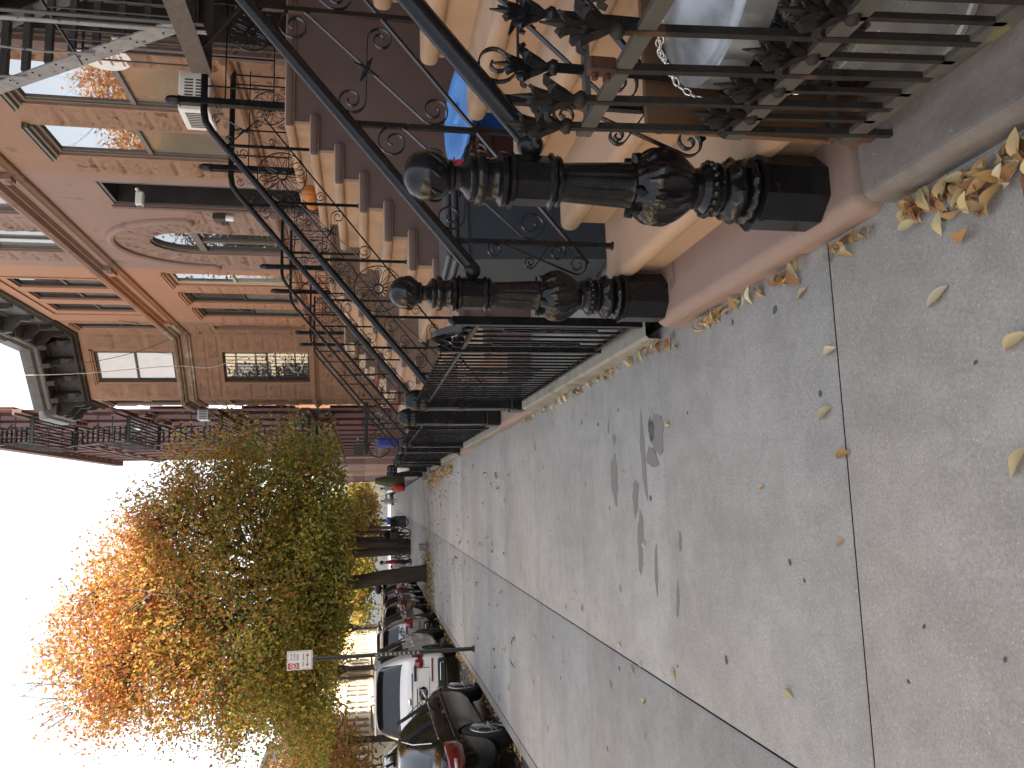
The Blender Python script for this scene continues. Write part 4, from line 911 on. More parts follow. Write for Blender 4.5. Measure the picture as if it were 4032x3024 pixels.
ring = lambda r, y: [(r*math.cos(2*math.pi*i/n)-.02, y, ez0+r*math.sin(2*math.pi*i/n)) for i in range(n)]
A_, B_ = ring(.105, yf), ring(.076, yf); m.add(A_+B_, [(i, (i+1) % n, n+(i+1) % n, n+i) for i in range(n)])
m.box(-.024, -.016, yf-.001, yf, ez0-.06, ez0+.05); m.ball((-.02, yf, ez0+.058), .008, 8, (1, .2, 1))
for s_ in (-1, 1):
    for k in range(4): m.add([(-.02, yf, ez0+.045-.009*k), (-.02+s_*(.058-.009*k), yf, ez0+.058-.012*k), (-.02+s_*(.052-.01*k), yf, ez0+.048-.012*k), (-.02, yf, ez0+.037-.009*k)], [(0, 1, 2, 3)])
    m.strap([(-.02+s_*.017*math.sin(q*1.9), yf, ez0-.06+.085*q/5) for q in [i*.25 for i in range(21)]], .002, .005, (0, 1, 0))
em = m.build('emblem', WHT, MB_)
m = MB()
for s_, a0, st in (('NEW YORK CITY', 2.6, -.18), ('SANITATION', -2.45, .2)):
    for i, ch in enumerate(s_):
        if ch == ' ': continue
        a = a0+st*i; d = Vector((math.cos(a), 0, math.sin(a))); tx = Vector((-d.z, 0, d.x))*(1 if st > 0 else -1); text(m, ch, .026, Vector((-.02, yf-.0015, ez0))+d*.09, tx, d*(-1 if st > 0 else 1))
m.build('lettering', MARO, em)

# vertical bar fences between the stoops
def twist(m, x, y, z0, z1):
    for s_, (a, b) in ((-1, (z0, z1)), (1, (z0+.02, z1-.02))):
        pts = []
        for i in range(25):
            u = i/24; pts.append((x, y+s_*(.012+.018*abs(math.sin(3*math.pi*u))), a+(b-a)*u))
        m.strap(pts, .012, .008, (1, 0, 0))
    for z in (z0, (z0+z1)/2-.04, (z0+z1)/2+.04, z1):
        for s_ in (-1, 1): m.strap([(x, y+s_*.022+p, z+q) for p, q in spiral((0, 0), .018, 1.57, 1.3, s_ > 0, 12)], .012, .004, (1, 0, 0))
def barfence(y0, y1, zb, label, X=.93, gate=True, plz=None, step=.125):
    t = thing('bar_fence', label, 'fence', (X, y0, zb), group='iron fences in front of the houses')
    m = MB(); a, b = G(y0), G(y1); pz = plz if plz is not None else zb-.005
    g = [[(.835, y, G(y)-.05), (.835, y, pz-.02), (.85, y, pz), (1.08, y, pz), (1.08, y, G(y)-.3)] for y in (y0-.06, (y0+y1)/2, y1+.06)]; m.sheet(g, False); m.build('plinth', mat('mossy_plinth', [(.17, .16, .125), (.27, .255, .22), (.15, .15, .09)], scale=4, bump=.4, bscale=50, bdist=.006) if 'mossy_plinth' not in MATS else MATS['mossy_plinth'], t, world=True)
    zt = zb+.925
    ys = []; y = y0+(.86 if gate else .06)
    while y < y1-.03: ys.append(y); y += step
    for z in (zt, zb+.03): m = MB(); m.bar((X, ys[0]-.05, z), (X, y1, z), .03, .022); m.build('rail', IRON, t, world=True)
    for i, yy in enumerate(ys):
        m = MB(); m.bar((X, yy, zb+.02), (X, yy, zt+.11), .013, .019, (0, 1, 0)); m.lathe([(.013, zt+.108), (.008, zt+.12), (.002, zt+.124)], (X, yy, 0), 6); m.build('bar', IRON, t, world=True)
    for yy in ys[5::6]:
        for q in (0, step): m = MB(); twist(m, X-.005, yy+step/2+q*2, zb+.25, zb+.75); m.build('ornament', IRON, t, world=True)
    if gate:
        g0, g1 = y0, y0+.77
        gt = thing('iron_gate', ('black iron gate with looped scrolls, next to the second turned newel' if y0 < 5 else 'black iron gate with looped scrolls beyond the second stoop'), 'gate', (X, g0, zb), group='iron gates between the stoops')
        for yy in (g0, g1): m = MB(); m.bar((X, yy, zb-.02), (X, yy, zt+.13), .045, .045, (0, 1, 0)); m.lathe([(.03, zt+.128), (.022, zt+.15), (.004, zt+.165)], (X, yy, 0), 8); m.build('gate_post', IRON, gt, world=True)
        for z in (zt, zb+.06): m = MB(); m.bar((X, g0, z), (X, g1, z), .028, .024); m.build('rail', IRON, gt, world=True)
        for k in range(1, 6): yy = g0+(g1-g0)*k/6; m = MB(); m.bar((X, yy, zb+.06), (X, yy, zt), .013, .019, (0, 1, 0)); m.build('bar', IRON, gt, world=True)
        for k in (1.5, 4.5): m = MB(); twist(m, X-.005, g0+(g1-g0)*k/6, zb+.23, zb+.74); m.build('ornament', IRON, gt, world=True)
        m = MB(); c = (g0+g1)/2
        for s_ in (1, -1):
            pts = [(g0+.06, zt+.02), (g0+.04, zt+.06), (c-.2, zt+.13), (c-.08, zt+.2), (c-.02, zt+.22), (c-.02, zt+.15), (c-.09, zt+.10), (c-.2, zt+.07), (c-.27, zt+.03), (c-.22, zt+.012)]
            q = []
            for i in range(len(pts)-1):
                for u in range(4): q.append((pts[i][0]+(pts[i+1][0]-pts[i][0])*u/4, pts[i][1]+(pts[i+1][1]-pts[i][1])*u/4))
            m.strap([(X, c+s_*(p-c), z) for p, z in q], .034, .006, (1, 0, 0))
            for cy, r0 in ((c-.1, .035), (c-.25, .028)): m.strap([(X, c+s_*(p-c), z) for p, z in spiral((cy, zt+.055), r0, 4.7, 1.5, True, 20)], .03, .005, (1, 0, 0))
        m.build('gate_crest', IRON, gt, world=True)
    return t
barfence(3.98, 7.27, -.02, 'black vertical bar fence with twisted castings, between the first and second stoops', plz=-.0)
barfence(9.42, 12.86, -.13, 'long black bar fence between the second and third stoops', plz=-.12)
barfence(14.85, 18.0, -.24, 'black bar fence between the third stoop and the red and cream stoop', plz=-.23, gate=False)
barfence(19.9, 22.4, -.36, 'last short black bar fence before the paper-draped newels', plz=-.35, gate=False)

# far newels, one carrying a sheet of white paper
for i, (x, y) in enumerate(((.93, 22.9), (.86, 25.6))):
    t = thing('iron_newel', ('black square iron newel with white paper tied to it', 'black square iron newel beyond the one with the paper')[i], 'newel', (x, y, G(y)+.25), group='far newel posts'); box_newel(t, 1.15, .2)
    m = MB(); m.bbox(-.2, .2, -.3, .3, -.3, 0, .03); m.build('stone_foot', COPE, t)
m = MB(); g = [[(.80+.40*u+.06*v, 22.74-.02*math.sin(5*u+3*v)-.05*v*u, .22+.36*(1-v)+.12*u*v) for u in [i/6 for i in range(7)]] for v in [i/5 for i in range(6)]]; m.sheet(g); o = tag(m.build('paper_sheet', WHITE), 'white sheet of paper hanging off the far iron newel', 'paper'); sm = o.modifiers.new('s', 'SOLIDIFY'); sm.thickness = .002

# near fire escape
FE = mat('fire_escape_paint', [(.022, .022, .022), (.05, .048, .045)], scale=8, rough=.55, bump=.3, bscale=40, bdist=.004); FEG = mat('chalky_grey_iron', [(.17, .165, .16), (.30, .295, .285)], scale=9, rough=.7, bump=.3, bscale=50, bdist=.004, fleck=((.05, .045, .04), 16, .64)); FEB = mat('dusty_brown_iron', [(.075, .06, .05), (.135, .108, .09)], scale=16, rough=.8, bump=.4, bscale=50, bdist=.004)
E1 = thing('fire_escape', 'near iron fire escape with open treads and grey stringer hanging over the stoop', 'fire escape', (4.1, 6.6, 2.9), group='fire escapes')
m = MB(); m.box(4.08, 4.10, 5.0, 7.29, 2.94, 3.12); m.box(4.1, 5.15, 7.27, 7.29, 2.94, 3.12); m.box(4.1, 4.17, 5.0, 7.27, 3.1, 3.12); m.build('platform_edge', FEB, E1, world=True)
m = MB()
for k in range(16): y = 5.0+.148*k; m.box(4.17, 5.16, y, y+.045, 3.06, 3.095)
m.build('platform_slats', FE, E1, world=True)
for k in range(10): m = MB(); y = 7.2-.152*k; m.tube([(4.1, y, 3.1), (4.1, y, 4.08)], .008, 6); m.build('railing_bar', FE, E1, world=True)
for z in (4.08,): m = MB(); m.bar((4.1, 5.0, z), (4.1, 7.29, z), .035, .012); m.bar((4.1, 7.28, z), (5.15, 7.28, z), .035, .012); m.build('railing_top', FE, E1, world=True)
for k in range(6): m = MB(); m.tube([(4.25+.16*k, 7.28, 3.1), (4.25+.16*k, 7.28, 4.08)], .008, 6); m.build('railing_bar', FE, E1, world=True)
for y, mt, w_ in ((6.50, FE, .045), (6.615, FEG, .05)): m = MB(); m.bar((4.09, y, 2.86), (4.05, y-.02, 7.6), .012, w_, (0, 1, 0)); m.build('hanger', mt, E1, world=True)
sx = lambda z: 6.47+(z-3.09)*(7.72-6.47)/(4.96-3.09)
for x, mt in ((4.1, FEG), (4.78, FE)):
    m = MB(); m.prism([(sx(3.0), 3.0), (sx(3.0)+.02, 2.94), (sx(3.0)+.15, 2.95), (sx(6.2)+.13, 6.1), (sx(6.2), 6.2)], x-.008, x+.008, axis='x'); s_ = m.build('stair_stringer', mt, E1, world=True)
    if mt is FEG:
        m = MB()
        for k in range(11):
            for q in (0, .07): z = 3.25+.262*k; m.ball((x-.01, sx(z)+.05+q*.7, z-q*.6+.02), .011, 6)
        m.build('rivets', FE, s_, world=True)
for k in range(12):
    z = 3.36+.262*k; m = MB(); y = sx(z)-.02; m.box(4.11, 4.77, y, y+.17, z, z+.018); m.box(4.11, 4.77, y, y+.015, z-.04, z-.001); m.build('tread', FE, E1, world=True)
for k in range(4):
    z = 3.9+.75*k; m = MB(); m.tube([(4.08, sx(z)+.05, z), (4.0, sx(z)-.05, z+.35), (4.0, sx(z)-.1, z+.8)], .011, 7); m.build('handrail_post', FEG, E1, world=True)
m = MB(); m.tube([(4.0, sx(3.9)-.1, 4.7), (4.0, sx(6.15)-.1, 6.95)], .014, 7); m.build('stair_handrail', FE, E1, world=True)
for y in (5.6, 7.0): m = MB(); m.bar((4.15, y, 3.0), (5.19, y, 2.2), .03, .03); m.build('bracket', FE, E1, world=True)

# things on the facades
t = thing('air_conditioner', 'white air conditioner jutting from the window of the orange house', 'air conditioner', (XF-.2, 9.68, 3.37)); m = MB(); m.bbox(-.22, .3, -.27, .27, 0, .37, .015); m.build('casing', WHITE, t)
GRV = mat('vent_shadow_and_print', [(.07, .07, .07)], bump=0)  # slot shade painted as dark bars on the vents; also the notice's printed lines
m = MB()
for k in range(9):
    for z in (.07, .2): m.box(-.15+.04*k, -.13+.04*k, -.273, -.268, z, z+.1)
    m.box(-.224, -.219, -.2+.045*k, -.175+.045*k, .08, .3)
m.build('grille', GRV, t)
t = thing('wall_sign', 'round white warning sign with red lettering beside the near window', 'sign', (XF-.025, 9.02, 4.47)); m = MB(); n = 40; m.lathe([(.29, -.008), (.29, .008)], n=n, axis='x', smooth=False); m.build('sign_plate', WHITE, t)
m = MB(); SRED = mat('faded_red_lettering', [(.45, .2, .17)], bump=0, rvar=0)
for i, s_ in enumerate(('UI', 'ESP', '', 'NO', '', 'NEVE', '')):
    z = .2-.065*i
    if s_: text(m, s_, .075, (-.0105, .0, z), (0, -1, 0), (0, 0, 1), .002)
    else:
        for q in (-1, 0, 1): m.box(-.0105, -.009, q*.12-.045, q*.12+.045, z-.012, z+.018)
m.build('lettering', SRED, t)
m = MB(); m.bbox(-.01, .01, -.11, .11, -.17, .17, .003); o = tag(m.build('wall_notice', CREAMW), 'small cream notice plate beside the round white sign', 'notice'); o.location = (XF-.02, 8.72, 4.1)
m = MB()
for k in range(5): m.box(-.0125, -.0105, -.07, .05+.01*(k % 3), .1-.05*k, .118-.05*k)
m.build('print', GRV, o)
t = thing('security_camera', 'white security camera on the wall by the pink house door', 'camera', (XF-.02, 13.0, 5.13)); m = MB(); m.bbox(-.3, -.06, -.06, .06, -.07, .05, .02); m.tube([(-.07, 0, 0), (0, 0, .05)], .03, 10); m.build('housing', WHITE, t); m = MB(); m.lathe([(.035, -.31), (.035, -.29)], (0, 0, -.01), 14, axis='x'); m.build('lens', DKSASH, t)
t = thing('wall_lamp', 'small black and white wall lamp beside the house number', 'lamp', (XF-.03, 14.05, 3.98)); m = MB(); m.bbox(-.1, 0, -.06, .06, -.02, .2, .01); m.build('lamp_back', DKSASH, t); m = MB(); m.lathe([(.05, -.17), (.055, -.16), (.05, -.02)], (-.06, 0, 0), 14); m.build('lamp_shade', WHITE, t)
m = MB(); text(m, '121', .2, (XF-.045, 14.42, 4.03), (0, -1, 0), (0, 0, 1), .004); o = tag(m.build('house_number', DKSASH), 'dark house number on the pinkish stone left of the door', 'house number'); sm = o.modifiers.new('s', 'SOLIDIFY'); sm.thickness = .012
# downlights like pale clips on the window frames
for i, z in enumerate((3.6, 4.1, 4.6)):
    m = MB(); m.bbox(-.05, .0, -.03, .03, -.03, .03, .006); o = tag(m.build('window_clip', WHITE), 'white window bracket on the arched window frame', 'clip', 'white clips on the arched window'); o.location = (XF+.14, AC+AA-.03, z)
# pumpkins on the brown-sided stoop
PUMP = mat('pumpkin_skin', [(.42, .13, .03), (.52, .19, .04)], scale=6, rough=.5, bump=.1)
for i, (x, y, r) in enumerate(((3.46, 8.62, .1), (3.47, 8.92, .085))):
    t = thing('pumpkin', ('dull orange pumpkin on the upper step of the brown-sided stoop', 'brighter orange pumpkin farther in on the same upper step')[i], 'pumpkin', (x, y, -.085+RISE*9), group='pumpkins on the stoop')
    m = MB(); pr = [(max(.01, r*math.sin(math.pi*k/12)**.8), r*.86*(1-math.cos(math.pi*k/12))) for k in range(13)]; m.lathe(pr, n=60, mod=lambda q, k: 1-.07*abs(math.cos(5*q))**8); m.build('flesh', PUMP, t)
    m = MB(); m.tube([(0, 0, r*1.65), (.01, 0, r*1.85), (.03, .01, r*2.05)], [.02, .014, .016], 7); m.build('stem', mat('pumpkin_stem', [(.18, .14, .06)]) if not i else MATS['pumpkin_stem'], t)
# cables on the bay
CAB = mat('pale_cable', [(.55, .52, .45)], bump=0); CABD = mat('dark_cable', [(.05, .05, .05)], bump=0)
def cable(name, label, pts, r, mt):
    P = [Vector(p) for p in pts]; q = []
    for i in range(len(P)-1):
        a, b, c, d = P[max(i-1, 0)], P[i], P[i+1], P[min(i+2, len(P)-1)]
        for k in range(6):
            u = k/6; q.append(.5*((2*b)+(c-a)*u+(2*a-5*b+4*c-d)*u*u+(3*b-a-3*c+d)*u**3))
    q.append(P[-1]); m = MB(); m.tube(q, r, 6); tag(m.build(name, mt), label, 'cable')
fb = faces[1]
cable('cable', 'pale cable looping down the face of the angled bay', [fb.P(.95, -.9, 11.3), fb.P(.95, -.75, 9.6), fb.P(.98, -.25, 7.3), fb.P(1.0, -.3, 6.2), fb.P(.75, -.1, 5.2), fb.P(.7, -.1, 4.2), fb.P(1.3, -.1, 3.6), fb.P(.7, -.1, 3.3), fb.P(.3, -.1, 2.6)], .012, CAB)
cable('cable', 'thin dark cable hanging from the cornice to the orange house', [fb.P(.7, -.9, 11.2), fb.P(.6, -.6, 9.2), fb.P(.2, -.4, 7.7), (XF-.1, 24.0, 7.1), (XF-.05, 23.0, 7.8), (XF-.05, 22.6, 8.2)], .009, CABD)
for i, (x, y, z) in enumerate(((3.2, 29.9, 7.1), (3.2, 36.5, 6.9), (3.2, 33.2, 10.3), (3.2, 33.2, 4.1))):
    t = thing('air_conditioner', ['white air conditioner low on the red tenement by the bay', 'white air conditioner farther along the red tenement', 'white air conditioner high on the red tenement', 'white air conditioner just above the tenement ground floor'][i], 'air conditioner', (x, y, z)); m = MB(); m.bbox(-.1, .3, -.3, .3, 0, .38, .02); m.build('casing', WHITE, t); m = MB(); [m.box(-.06+.06*k, -.03+.06*k, -.304, -.299, .06, .32) for k in range(6)]; m.build('grille', GRV, t)
# far fire escape on the tenement
E2 = thing('fire_escape', 'tall black fire escape running up the red tenement beyond the bay', 'fire escape', (XR, 31, 3.4), group='fire escapes')
for k in range(6):
    z = 3.6+3.2*k; m = MB()
    for i in range(9): m.box(XR-1.05+.12*i, XR-1.0+.12*i, 30.2, 34.6, z, z+.03)
    m.box(XR-1.1, XR, 30.2, 30.26, z-.1, z+.03); m.box(XR-1.1, XR, 34.54, 34.6, z-.1, z+.03); m.build('platform', FE, E2, world=True)
    m = MB()
    for zz in (z+.5, z+1.0): m.tube([(XR, 30.2, zz), (XR-1.08, 30.2, zz), (XR-1.08, 34.6, zz), (XR, 34.6, zz)], .02, 6)
    for i in range(12): m.tube([(XR-1.08, 30.2+.4*i, z), (XR-1.08, 30.2+.4*i, z+1.0)], .012, 5)
    for i in range(4): m.tube([(XR-.25*i-.1, 30.2, z), (XR-.25*i-.1, 30.2, z+1.0)], .012, 5)
    m.build('railing', FE, E2, world=True)
    for y in (30.6, 34.2): m = MB(); m.bar((XR-1.0, y, z), (XR, y, z-1.0), .05, .05); m.build('bracket', FE, E2, world=True)
    if k < 5:
        for x in (XR-.95, XR-.4): m = MB(); m.bar((x, 30.8, z), (x, 33.8, z+3.2), .03, .14); m.build('stair_stringer', FE, E2, world=True)
        m = MB()
        for i in range(1, 12): m.box(XR-.94, XR-.41, 30.8+.25*i-.08, 30.8+.25*i+.08, z+.267*i, z+.267*i+.03)
        m.build('treads', FE, E2, world=True)
# ================================================================ trees
BARK = mat('bark', [(.035, .028, .022), (.085, .068, .052)], scale=5, rough=.9, stretch=(3, 3, .5), bump=.8, bscale=12, bdist=.03)
LEAF = leafmat('autumn_leaf', .58)
def pal(rg, h, n, lo, hi):
    """n colours, mixing the low palette into the high one as h goes 0..1"""
    lo, hi = np.array(lo), np.array(hi); pick = rg.random(n) < np.clip((h-.5)*1.6+.5+rg.normal(0, .12, n), 0, 1)
    c = np.where(pick[:, None], hi[rg.integers(0, len(hi), n)], lo[rg.integers(0, len(lo), n)])
    return c*rg.uniform(.82, 1.15, (n, 1))
def tree(label, x, y, z0, fork, rad, nclump, nleaf, lsize, lo, hi, seed, r0=.25, trunks=1, bare=0, cz=None, spread=.55, lean=0, group='street trees', lowcut=None, name='street_tree', topbias=0, lobes=None):
    rg = np.random.default_rng(seed); rn = random.Random(seed)
    t = thing(name, label, 'tree', (x, y, z0), group=group); rx, ry, rzu, rzd = rad; cz = cz or fork+rzd
    m = MB(); tops = []
    for k in range(trunks):
        dx = (k-(trunks-1)/2)*.55; pts = [(dx*.4, 0, -.15), (dx*.5, 0, .25), (dx*.8+lean*.3, 0, fork*.55), (dx+lean, .05, fork)]
        m.tube(pts, [r0*1.35, r0*1.05, r0*.92, r0*.85], 14); tops.append(Vector(pts[-1]))
    m.build('trunk', BARK, t)
    C = []
    while len(C) < nclump:
        p = rg.normal(size=3); p /= np.linalg.norm(p); u = rg.random()**.42; p = p*u
        if lobes:
            wt = np.array([l[3]*l[4]*l[5] for l in lobes])**.8; l = lobes[rg.choice(len(lobes), p=wt/wt.sum())]; q = np.array([l[0]+p[0]*l[3], l[1]+p[1]*l[4], l[2]+p[2]*l[5]])
            if lowcut is None or q[2] > lowcut(q[0], q[1]): C.append(q)
            continue
        q = np.array([p[0]*rx, p[1]*ry, p[2]*(rzu if p[2] > 0 else rzd)])
        wob = 1+.16*math.sin(3*math.atan2(p[1], p[0])+seed)+.12*math.sin(7*p[2]+2*p[0]*3)
        q[:2] *= wob; q[2] += cz
        if lowcut is not None and q[2] < lowcut(q[0], q[1]): continue
        C.append(q)
    C = np.array(C)
    mb = MB(); big = []
    for k in range(9):                                   # main limbs
        a = 2*math.pi*k/9+rn.uniform(-.3, .3); tp = rn.choice(tops); e = Vector((math.cos(a)*rx*.5, math.sin(a)*ry*.5, cz+rzu*rn.uniform(.1, .55)))
        if k == 0: e = Vector((0, 0, cz+rzu*.75))
        p1 = tp.lerp(e, .35)+Vector((rn.uniform(-.2, .2), rn.uniform(-.2, .2), .5)); p2 = tp.lerp(e, .7)+Vector((rn.uniform(-.3, .3), rn.uniform(-.3, .3), .3))
        mb.tube([tp-Vector((0, 0, .3)), p1, p2, e], [r0*.6, r0*.38, r0*.22, r0*.08], 8); big += [tp, p1, p2, e]
    bigA = np.array([tuple(b) for b in big])
    for c in C[::2 if nclump > 150 else 1]:
        d = np.linalg.norm(bigA-c, axis=1)+np.where(bigA[:, 2] > c[2]+.3, 3, 0); b = Vector(bigA[d.argmin()]); e = Vector(c); md = b.lerp(e, .5)+Vector((0, 0, .12*(e-b).length))
        mb.tube([b, md, e], [.045*r0/.25, .022*r0/.25, .006], 4, cap=False)
    for k in range(bare):
        l = rn.choice([q for q in lobes if q[2] > 8 and q[0] < 0]) if lobes else (0, 0, cz, rx*.8, ry*.8, rzu)
        d = Vector((rn.gauss(-.25, .55), rn.gauss(0, .4), 1)).normalized(); b = Vector((l[0]+d.x*l[3]*.75, l[1]+d.y*l[4]*.75, l[2]+d.z*l[5]*.75)); e = b+(d+Vector((rn.gauss(0, .25), 0, .1)))*rn.uniform(.7, 1.7)
        mb.tube([b, b.lerp(e, .5)+Vector((rn.uniform(-.08, .08), 0, 0)), e], [.011, .008, .003], 3, cap=False)
        for q in range(3): s_ = b.lerp(e, rn.uniform(.3, .8)); mb.tube([s_, s_+d*rn.uniform(.2, .5)+Vector((rn.uniform(-.3, .3), rn.uniform(-.3, .3), 0))], [.006, .002], 3, cap=False)
    mb.build('branches', BARK, t)
    n = nclump*nleaf; cc = np.repeat(C, nleaf, 0); pos = cc+rg.normal(0, 1, (n, 3))*np.array([spread, spread, spread*.62])
    if lowcut is not None:
        lc = np.array([lowcut(a, b) for a, b in pos[:, :2]]); pos[:, 2] = np.maximum(pos[:, 2], lc+rg.random(n)*.3)
    h = np.clip((pos[:, 2]-(cz-rzd))/(rzu+rzd), 0, 1)
    ax = rg.normal(size=(n, 3)); ax[:, 2] -= .55; ax /= np.linalg.norm(ax, axis=1)[:, None]
    sd_ = np.cross(ax, rg.normal(size=(n, 3))); sd_ /= np.linalg.norm(sd_, axis=1)[:, None]+1e-6
    L_ = lsize*rg.uniform(.65, 1.25, (n, 1)); W_ = L_*.29; nr = np.cross(ax, sd_)
    V = np.stack([pos, pos+ax*L_*.45+sd_*W_+nr*L_*.05, pos+ax*L_, pos+ax*L_*.5-sd_*W_+nr*L_*.05], 1).reshape(-1, 3)
    F = np.arange(n*4).reshape(n, 4); col = pal(rg, h+topbias+.12*np.repeat(rg.normal(0, 1, nclump), nleaf), n, lo, hi)
    fastmesh('crown', V, F, LEAF, t, np.repeat(col, 4, 0)); return t
GRN = [(.17, .24, .045), (.22, .27, .055), (.15, .20, .04), (.50, .40, .07), (.64, .50, .08), (.36, .30, .07), (.24, .24, .055), (.48, .30, .08)]
ORG = [(.56, .25, .07), (.62, .33, .09), (.50, .21, .065), (.66, .42, .12), (.44, .17, .06), (.48, .13, .055), (.40, .25, .07), (.52, .28, .08)]
BRN = [(.30, .19, .06), (.22, .15, .04), (.38, .26, .08), (.12, .12, .025), (.42, .22, .07)]
YGR = [(.2, .2, .03), (.34, .29, .05), (.12, .15, .02), (.45, .34, .07)]
tree('big street tree beyond the sign pole, green below and orange on top', -2.43, 26.7, G(26.7), 2.75, (4.5, 4.4, 5.0, 3.9), 900, 130, .132, GRN, ORG, 11, r0=.26, bare=60, cz=6.5, spread=.46, lobes=[(-.3, 0, 6.3, 4.0, 4.0, 3.6), (-1.5, .2, 9.2, 2.5, 2.8, 2.5), (1.0, .2, 8.4, 2.0, 2.2, 2.0), (3.3, 0, 6.6, 1.5, 2.0, 1.9), (3.4, -.3, 4.2, 1.7, 2.0, 1.7), (-3.35, 0, 6.4, 1.7, 2.2, 2.6), (-2.6, -.4, 3.9, 3.0, 2.6, 1.9), (1.2, -.6, 3.6, 2.6, 2.6, 1.7), (-2.9, 0, 9.9, 1.5, 1.6, 1.5)], lowcut=lambda x, y: 2.35+.018*(x+1)**2+.45*min(1, max(0, (-x-.8)/1.2)), lean=-.25)
tree('twin-stemmed street tree behind the big one, brownish leaves', -2.6, 45, G(45), 3.2, (3.4, 4.0, 3.0, 2.2), 130, 60, .24, BRN, ORG, 21, r0=.27, trunks=2, cz=6.0, spread=.6)
tree('street tree with brown yellow leaves third along the pavement', -2.9, 62, G(62), 3.4, (3.0, 4, 2.6, 1.8), 90, 55, .3, BRN, BRN, 22, r0=.22, cz=5.6, spread=.65)
tree('street tree with brown leaves fourth along the pavement', -3.1, 80, G(80), 3.6, (3.2, 4, 2.6, 1.8), 80, 55, .36, BRN, YGR, 23, r0=.22, cz=5.6, spread=.7)
tree('street tree with yellow green leaves near the end of the pavement', -3.4, 102, G(102), 3.8, (4, 5, 3.2, 2.2), 80, 55, .45, YGR, BRN, 24, r0=.24, cz=6.2, spread=.8)
tree('glowing orange tree across the street, nearest of the far row', -13.0, 35, G(33), 2.6, (3.4, 4.4, 2.4, 2.2), 220, 70, .2, [(.36, .2, .05), (.42, .25, .05), (.3, .2, .05)], ORG, 31, r0=.2, cz=4.0, group='trees across the street')
tree('darker reddish tree with open branches across the street', -12.6, 44.5, G(44), 3.0, (3.2, 3.6, 2.2, 1.6), 80, 50, .2, [(.2, .1, .04), (.14, .13, .03), (.28, .14, .05)], [(.34, .13, .04), (.26, .16, .04)], 32, r0=.2, cz=4.6, group='trees across the street')
tree('leafy green and orange tree across the street, low and spreading', -12.4, 26.5, G(27), 1.8, (2.2, 3, 1.9, 1.4), 60, 60, .2, YGR, ORG, 36, r0=.12, cz=3.0, group='trees across the street')
tree('yellow green tree across the street behind the white van', -12.6, 63, G(63), 4.2, (4.0, 5, 3.6, 2.2), 100, 60, .34, YGR, ORG, 33, r0=.2, cz=7.6, spread=.7, group='trees across the street')
tree('pale yellow tree far across the street', -12.8, 84, G(84), 4.2, (4.6, 6, 4, 2.4), 90, 60, .45, YGR, BRN, 34, r0=.22, cz=7.6, spread=.85, group='trees across the street')
tree('orange tree at the far end across the street', -12, 112, G(112), 3, (6, 6, 5, 3), 100, 60, .55, YGR, ORG, 35, r0=.25, cz=6, spread=1.0, group='trees across the street')
tree('wide yellow brown tree closing the end of the street', -4, 165, G(165), 3.5, (11, 6, 6.5, 3.4), 130, 60, .9, BRN, YGR, 37, r0=.35, cz=6.5, spread=1.5, group='trees closing the street')
tree('bare-topped orange tree across the street beside the camera', -12.5, 9, G(9), 3.2, (3.8, 4.2, 4.6, 2.6), 130, 50, .24, YGR, ORG, 38, r0=.22, cz=5.8, bare=40, group='trees across the street')
tree('thin-leaved orange tree across the street behind the camera', -12.5, -8, G(-8), 3.2, (3.8, 4.2, 4.8, 2.6), 110, 45, .26, YGR, ORG, 39, r0=.22, cz=5.8, bare=40, group='trees across the street')
m = MB(); m.box(-3.4, -1.75, 24.6, 28.4, G(28)-.1, G(26.5)+.014); tag(m.build('tree_pit', mat('leafy_tree_pit', [(.16, .1, .04), (.3, .2, .08), (.1, .065, .03)], scale=14, bump=.8, bscale=30)), kind='structure')
m = MB(); m.bbox(-.1, .1, -.45, .45, -.1, .3, .02); o = tag(m.build('concrete_block', CONC2), 'low grey concrete block at the tree pit edge', 'block'); o.location = (-1.62, 27.6, G(27.6))

# ================================================================ leaves on the ground
LV = leafmat('fallen_leaf', .15, .6)
def leafdata(L, W, seed, curl):
    r_ = random.Random(seed); V, F = [], []; ns = 7
    for i in range(ns):
        u = i/(ns-1); w_ = W*math.sin(math.pi*min(1, max(.0, u))**.9)*(1 if u < .98 else .2)+.0008; z = curl*math.sin(math.pi*u)*(.8+.4*math.sin(5*u+seed))+.004
        b = .05*L*math.sin(2.2*u+seed)*.5
        V += [(u*L-L/2, -w_+b, z+w_*.55*abs(math.sin(seed))), (u*L-L/2, b, z), (u*L-L/2, w_+b, z+w_*.6)]
    for i in range(ns-1):
        for j in (0, 1): F.append((i*3+j, i*3+j+1, i*3+j+4, i*3+j+3))
    return np.array(V), np.array(F)
LCOL = [(.56, .44, .23), (.50, .36, .17), (.58, .5, .32), (.40, .22, .075), (.46, .27, .09), (.28, .12, .05), (.52, .43, .22), (.42, .33, .2)]
_lv = [leafdata(.088, .0165, i, .010+.004*(i % 3)) for i in range(8)]
_lm = []
def pxg(x, y):            # where a photographed point of the pavement lies in the place
    d = _f*3050+_r*(1512-y)+_u*(2016-x); t = -EYE/(d.z+.023*d.y); return (d.x*t, d.y*t)
